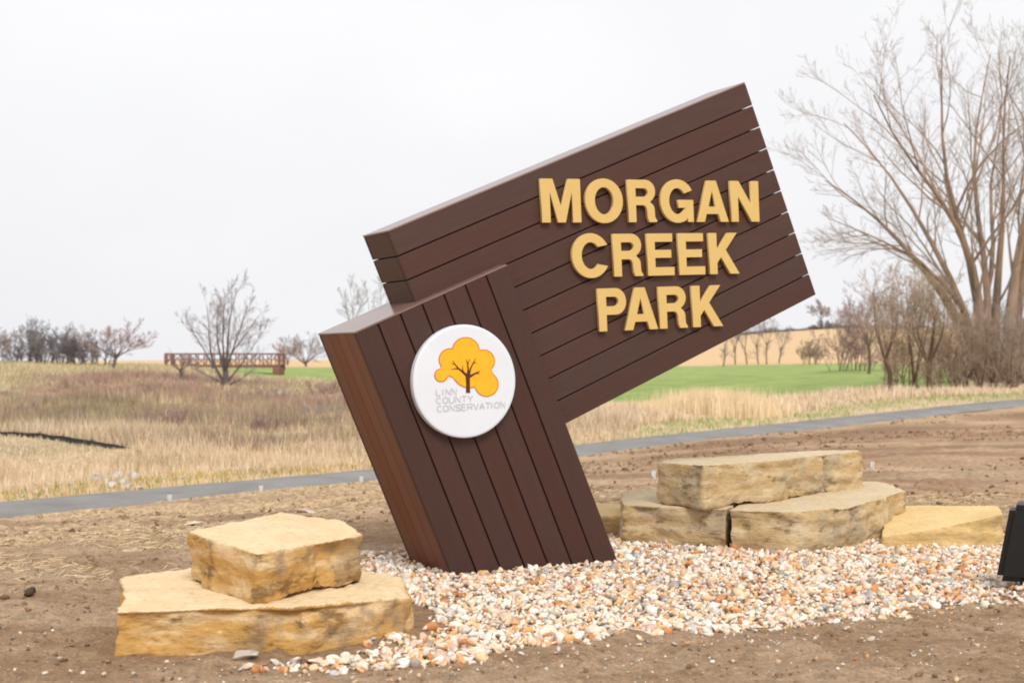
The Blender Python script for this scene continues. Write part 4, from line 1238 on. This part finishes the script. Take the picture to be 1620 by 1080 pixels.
lst = [px_stem(p, YT, bt, r0, r1, dy) for p, r0, r1, dy in (
    ([(358.5, 616), (357, 600), (357, 585)], .17, .13, 0), ([(356.5, 592), (347.6, 560), (341.7, 529), (342.7, 509), (347.6, 475)], .09, .012, 1.0), ([(355, 604), (338.8, 584), (333.8, 564), (330.9, 541), (330.9, 510), (327, 482)], .085, .012, -1.0),
    ([(357, 588), (361.5, 540), (360.5, 517), (366.4, 489), (375, 458)], .095, .012, 0.6), ([(358, 606), (382, 576), (402, 545), (416, 524)], .06, .01, 1.4), ([(357, 608), (325, 592), (303, 582)], .05, .01, -1.2), ([(358, 610), (382, 600), (400, 584)], .045, .01, -1.5),
    ([(357, 588), (370, 548), (384, 508), (393, 482)], .07, .01, -1.6), ([(338, 582), (319, 545), (303, 522), (294, 505)], .05, .01, 1.2), ([(357, 592), (352, 550), (353, 510), (356, 462)], .07, .01, -2.0), ([(357, 590), (366, 555), (395, 522), (408, 500)], .05, .01, 2.0))]
tree('bare_tree', bt, lst, 'bare round-crowned tree standing before the rust-coloured bridge', 'tree', B_gry, T_gry, 4, (10, 7, 4.6, 2.3), .006, 301, ratio=(.30, .52), ang=(18, 48), up=.18)
quick_tree(290, 71, 550, 1.0, 'small crooked bare tree left of the round-crowned tree', B_gry, T_red, 302, nst=5, r0=.07, fork=.4, lean=-.2, levels=3, kids=(7, 5, 3))
quick_tree(180, 94, 502, 2.6, 'wide pinkish bare tree at the right end of the dark tree row', B_gry, T_red, 303, nst=6, r0=.12, fork=.25, lean=.15, levels=3, kids=(8, 6, 4))
G_D = 'dark trees in the row on the left crest'
for i, (px, Y, top, sp, ln, lab) in enumerate(((26, 104, 538, 1.6, .1, 'first dark bare tree from the left in the crest row'), (46, 102, 528, 1.7, .3, 'second dark bare tree from the left in the crest row'), (66, 103, 512, 1.5, .35, 'tall dark bare tree, third from the left in the crest row'),
                                                (80, 100, 530, 1.6, .1, 'fourth dark bare tree, in the middle of the crest row'), (104, 103, 525, 1.9, .15, 'fifth dark bare tree from the left in the crest row'), (126, 102, 528, 1.6, 0, 'sixth dark bare tree from the left in the crest row'),
                                                (148, 101, 535, 1.6, .05, 'last dark bare tree of the crest row, beside the wide pinkish one'))):
    quick_tree(px, Y, top, sp, lab, B_drk, T_drk, 320 + i, nst=9, r0=.06, bush=True, levels=3, kids=(8, 6, 5), group=G_D, rmin=.013, start=.15)
quick_tree(-14, 98, 505, 2.2, 'grey bare tree cut off by the left edge of the photo', B_gry, T_gry, 340, nst=6, r0=.11, levels=3)
quick_tree(483, 190, 533, 4.2, 'pale round far tree between the bridge and the sign post', B_gry, T_gry, 341, nst=8, r0=.18, levels=3, rmin=.018, fork=.08)
quick_tree(455, 210, 540, 2.6, 'faint far tree just right of the bridge end', B_gry, T_red, 342, nst=5, r0=.12, levels=3, rmin=.02)
quick_tree(566, 120, 436, 2.0, 'thin forked tree standing left of the sign panel', B_gry, T_gry, 343, nst=3, r0=.13, levels=3, fork=.45, lean=-.1, rmin=.013, kids=(7, 5, 3))
quick_tree(596, 124, 428, 1.4, 'slender upright tree half hidden by the left end of the sign panel', B_gry, T_gry, 344, nst=3, r0=.12, levels=3, fork=.4, rmin=.013, kids=(6, 5, 3))
# under the sign panel
G_P = 'thin trees at the foot of the stubble hill'
for i, (px, Y, top, sp, ln, lab) in enumerate(((1144, 176, 500, 1.6, .1, 'crooked dark thin tree at the edge of the green field under the panel'), (1163, 186, 512, 1.5, 0, 'grey thin tree second from left under the sign panel'), (1182, 188, 508, 1.5, -.15, 'thin leaning tree in the middle of the row under the panel'),
                                                (1200, 187, 500, 1.4, -.1, 'tall thin tree left of the forked one under the panel'), (1213, 186, 492, 1.8, 0, 'tall forked tree standing out right of the sign panel'), (1232, 189, 512, 1.6, .2, 'short thin tree at the right end of the row by the stubble'))):
    quick_tree(px, Y, top, sp, lab, B_brn if i else B_drk, T_gry, 360 + i, nst=4, r0=.10, levels=3, fork=.35, lean=ln, kids=(7, 5, 3), group=G_P, rmin=.016)
quick_tree(1284, 182, 543, 1.8, 'round brown bush at the far edge of the green field', B_brn, T_brn, 370, name='round_bush', cat='bush', nst=14, r0=.05, levels=3, kids=(8, 6, 4), bush=True, rmin=.02)
quick_tree(1299, 398, 474, 4.0, 'lone far tree standing on the ridge of the stubble hill', B_gry, T_gry, 371, nst=5, r0=.22, levels=3, fork=.35, rmin=.045)
quick_tree(1306, 396, 508, 2.0, 'low dark bush beside the lone tree on the ridge', B_drk, T_drk, 372, name='ridge_bush', cat='bush', nst=12, r0=.1, levels=3, kids=(8, 5, 3), bush=True, rmin=.05)
# hedgerow along the far ridge
rg = np.random.default_rng(77)
n = 9000
px = rg.uniform(1000, 1700, n); y = rg.uniform(398, 406, n)
blades('distant_hedgerow', (px - 810) / F * y, y, rg.uniform(.3, 1.3, n) * (0.5 + vnoise(px * 0.08, px * 0, s=4)), rg.uniform(.08, .2, n), rg.uniform(.1, .5, n), pick(((96, 84, 78), (120, 104, 92)), (1, 1), n, rg), M_blade, 'thin dark hedgerow along the far ridge', seed=78)

# ------------------------------------------------------------------ rust-coloured footbridge
M_rust = noise_mat('weathering steel', lin(122, 84, 76), lin(142, 102, 92), 2.0, 6, 0.8, 0.2, 0.01)
M_plank = noise_mat('bridge planks', lin(128, 96, 78), lin(150, 116, 94), 2.0, 5, 0.85, 0.2, 0.01)
yb0 = 106.0
x0, x1 = (262 - 810) / F * yb0, (443 - 810) / F * yb0
zb0 = CAMZ - (577.5 - H0) / F * yb0
LN = x1 - x0
br = empty('footbridge', (x0 + LN / 2, yb0, zb0), 'rust-coloured steel footbridge with open railings on the left crest', 'bridge')
def bbox(name, sx, sy, sz, cx, cy, cz, mat=M_rust, ry=0.0):
    m = Matrix.Translation((cx, cy, cz)) @ Matrix.Rotation(ry, 4, 'Y')
    return obj(name, box_mesh(name, sx, sy, sz, 0.006), mat, br, m)
for i in range(22):
    bbox('plank', LN / 22 - 0.03, 1.9, 0.05, -LN / 2 + (i + .5) * LN / 22, 1.0, 0.02, M_plank)
for yy in (0.0, 2.0):
    bbox('lower_chord', LN, .10, .18, 0, yy, -0.10)
    bbox('top_rail', LN, .10, .12, 0, yy, 0.86)
    bbox('middle_rail', LN, .05, .05, 0, yy + 0.012, 0.45)
    npst = 15
    for i in range(npst):
        end = i in (0, npst - 1)
        hgt = 1.32 if end else 0.80
        bbox('railing_post', .26 if end else .075, .12 if end else .07, hgt, -LN / 2 + LN * i / (npst - 1) * 0.99 + 0.04, yy - 0.02, hgt / 2 - (0.40 if end else -0.01))
    for i in range(npst - 1):
        dxp = LN / (npst - 1)
        bbox('brace', math.hypot(dxp, 0.72), .04, .05, -LN / 2 + dxp * (i + .5), yy + 0.055, 0.42, M_rust, math.atan2(0.72, dxp) * (1 if i % 2 else -1))
bbox('abutment', .5, 2.4, .7, LN / 2 - .27, 1.0, -0.56, M_rust)
bbox('abutment', .5, 2.4, .7, -LN / 2 + .27, 1.0, -0.56, M_rust)

# ------------------------------------------------------------------ silt fence
M_silt = noise_mat('black silt fabric', lin(34, 30, 30), lin(58, 50, 48), 6, 5, 0.8, 0.4, 0.02)
M_stake = noise_mat('weathered stake', lin(112, 92, 72), lin(140, 116, 90), 6, 5, 0.9, 0.2, 0.005)
pts = [(-140, 688, 41), (-60, 684, 40), (0, 682, 39), (60, 684, 37.5), (110, 690.5, 36), (170, 700, 34.3), (215, 709, 33.2), (236, 716, 32.6)]
fl = resample(np.array([P(a, b, c) for a, b, c in pts]), 60)
fo = np.array([fl[30, 0], fl[30, 1], gz(fl[30, 0], fl[30, 1])])
fence = empty('silt_fence', fo, 'low black silt fence curving through the tan grass at left', 'fence')
nseg = 8
gzf = ground_z(fl[:, 0], fl[:, 1]) - 0.15
for s_ in range(nseg):
    i0, i1 = s_ * 59 // nseg, (s_ + 1) * 59 // nseg
    vs2, qs2 = [], []
    cnt = i1 - i0 + 1
    for i in range(i0, i1 + 1):
        sag = 0.03 * math.sin(math.pi * (i - i0) / max(1, i1 - i0)) + 0.015 * random.uniform(-1, 1)
        for off in (0.0, 0.012):
            vs2.append((fl[i, 0] - fo[0], fl[i, 1] + off - fo[1], min(gzf[i], fl[i, 2] - 0.2) - fo[2])); vs2.append((fl[i, 0] - fo[0], fl[i, 1] + off - 0.03 - fo[1], fl[i, 2] - 0.4 * sag - fo[2]))
    for i in range(cnt - 1):
        a, b = 4 * i, 4 * (i + 1)
        qs2 += [(a, b, b + 1, a + 1), (a + 2, a + 3, b + 3, b + 2), (a + 1, b + 1, b + 3, a + 3)]
    obj('fabric_panel', mk_mesh('fabric_panel', vs2, qs2), M_silt, fence)
stake_me = box_mesh('stake', 0.04, 0.04, 0.75, 0.004)
for s_ in range(nseg + 1):
    i = s_ * 59 // nseg
    obj('stake', stake_me, M_stake, fence, Matrix.Translation((fl[i, 0] - fo[0], fl[i, 1] + 0.05 - fo[1], fl[i, 2] - 0.33 - fo[2])))

# ------------------------------------------------------------------ riprap stones, pin flags, debris, black case
M_rip = noise_mat('pale grey riprap', lin(186, 178, 170, 0.88), lin(220, 212, 204, 0.88), 5, 6, 0.9, 0.4, 0.03, rnd=0.1)
rg = np.random.default_rng(31)
for i, (px, py, s_) in enumerate(((152, 752, .17), (166, 750, .16), (180, 756, .2), (188, 749, .22), (196, 764, .2), (178, 768, .2), (212, 756, .24), (205, 768, .18), (168, 762, .13), (142, 757, .1), (110, 764, .14), (95, 762, .11), (120, 770, .1), (58, 775, .12), (46, 770, .1), (68, 770, .1), (36, 778, .1), (222, 768, .12), (260, 757, .1), (288, 756, .1))):
    Y = 25.0 - (py - 760) * 0.12
    x = (px - 810) / F * Y
    v, f = pebbles(np.zeros((1, 3)), np.array([s_ * 0.62]), rg, IV, IF, 0.4)
    o = obj('riprap_stone', mk_mesh('riprap_stone', v, None, f, None, True), M_rip)
    o.location = (x, Y, max(gz(x, Y) + s_ * 0.25, CAMZ - (py + 7 - H0) / F * Y))
    big = {6: 'largest pale riprap stone, at the right of the heap beyond the trail', 3: 'pale riprap stone at the top of the heap beyond the trail'}
    tag(o, big.get(i, 'pale grey riprap stone half buried in tan grass beyond the trail'), 'rock', None if i in big else 'riprap stones beyond the trail')

M_flag = noise_mat('white flag plastic', lin(238, 238, 240), lin(246, 246, 248), 3, 2, 0.5, 0)
M_wire = noise_mat('flag wire', lin(120, 116, 112), lin(140, 136, 130), 3, 2, 0.5, 0)
for i, (px, py, Y, lab) in enumerate(((264, 787, 21.8, 'small white pin flag at the trail edge beyond the left stones'), (409, 772, 23.2, 'small white pin flag at the trail edge, second from the left'), (568, 757, 24.7, 'small white pin flag at the trail edge beside the leaning post'),
                                      (1030, 758, 17.5, 'small white pin flag on the soil just left of the right-hand stack'), (1376, 748, 18.0, 'small white pin flag on the soil right of the upper slab'))):
    p = P(px, py, Y)
    g = gz(p[0], p[1])
    e = empty('pin_flag', (p[0], p[1], g), lab, 'flag', 'white pin flags along the trail')
    top = max(p[2] - g + 0.04, 0.12)
    s_ = 0.045 + 0.012 * (Y > 20)
    bm = bmesh.new()
    n = 5
    a = [bm.verts.new((0.004 + s_ * 1.25 * k / n, 0.012 * math.sin(k * 1.7 + i), top)) for k in range(n + 1)]
    b = [bm.verts.new((0.004 + s_ * 1.1 * k / n, 0.012 * math.sin(k * 1.7 + i + .5) , top - s_ * 1.25 - 0.01 * k)) for k in range(n + 1)]
    for k in range(n):
        bm.faces.new((a[k], a[k + 1], b[k + 1], b[k]))
    ext = bmesh.ops.solidify(bm, geom=list(bm.faces), thickness=0.002)
    me = bpy.data.meshes.new('flag'); bm.to_mesh(me); bm.free()
    obj('flag', me, M_flag, e)
    V, q = tubes([(np.array([[0, 0, -0.05], [0, 0, top * .5], [0, 0, top + .01]]), np.array([.002, .002, .002]))], 5)
    obj('wire', mk_mesh('wire', V, q), M_wire, e)
loose(305, 804, 0.14, 0.25, 'flat pale slab of debris on the near verge of the trail', seed=71)
loose(488, 772, 0.12, 0.3, 'flat pinkish stone on the soil near the trail', seed=72)
loose(1545, 790, 0.03, 0.6, 'small pale stone on the straw strip at right', seed=73)
loose(1600, 608 + 6, 0.35, 0.25, 'flat whitish stone in the grass at the foot of the big tree', seed=74)

# black case cut by the right edge
M_blk = noise_mat('black moulded plastic', lin(13, 12, 14), lin(18, 17, 19), 30, 4, 0.45, 0.15, 0.001, spec=0.5)
Yc = 8.55
case = empty('equipment_case', (P(1640, 930, Yc)[0], Yc, 0.0), 'black upright case standing at the right edge of the gravel', 'case')
case.rotation_euler.z = -0.38
bm = bmesh.new()
bmesh.ops.create_cube(bm, size=1.0)
for v in bm.verts:
    zc = v.co.z + 0.5
    v.co = Vector((v.co.x * 0.42 + 0.085 * (zc if v.co.x < 0 else -0.2 * zc), v.co.y * 0.28, 0.06 + zc * 0.47))
bmesh.ops.bevel(bm, geom=list(bm.edges), offset=0.035, segments=4, affect='EDGES')
me = bpy.data.meshes.new('body'); bm.to_mesh(me); bm.free()
x_left = P(1580, 900, Yc)[0] - case.location.x
obj('body', me, M_blk, case, Matrix.Translation((x_left + 0.21, 0, 0)))
for sx in (0.165, 0.36):
    for sy in (-0.09, 0.09):
        bm = bmesh.new()
        bmesh.ops.create_cone(bm, cap_ends=True, segments=14, radius1=0.024, radius2=0.030, depth=0.10)
        bmesh.ops.bevel(bm, geom=list(bm.edges), offset=0.005, segments=1, affect='EDGES')
        me = bpy.data.meshes.new('foot'); bm.to_mesh(me); bm.free()
        obj('foot', me, M_blk, case, Matrix.Translation((x_left + sx, sy, 0.03)))
hp = resample(np.array([[-.07, 0, .50], [-.06, 0, .545], [0, 0, .555], [.06, 0, .545], [.07, 0, .50]]), 14)
V, q = tubes([(hp, np.full(14, .012))], 8)
obj('handle', mk_mesh('handle', V, q, None, None, True), M_blk, case, Matrix.Translation((x_left + 0.30, 0, 0)))
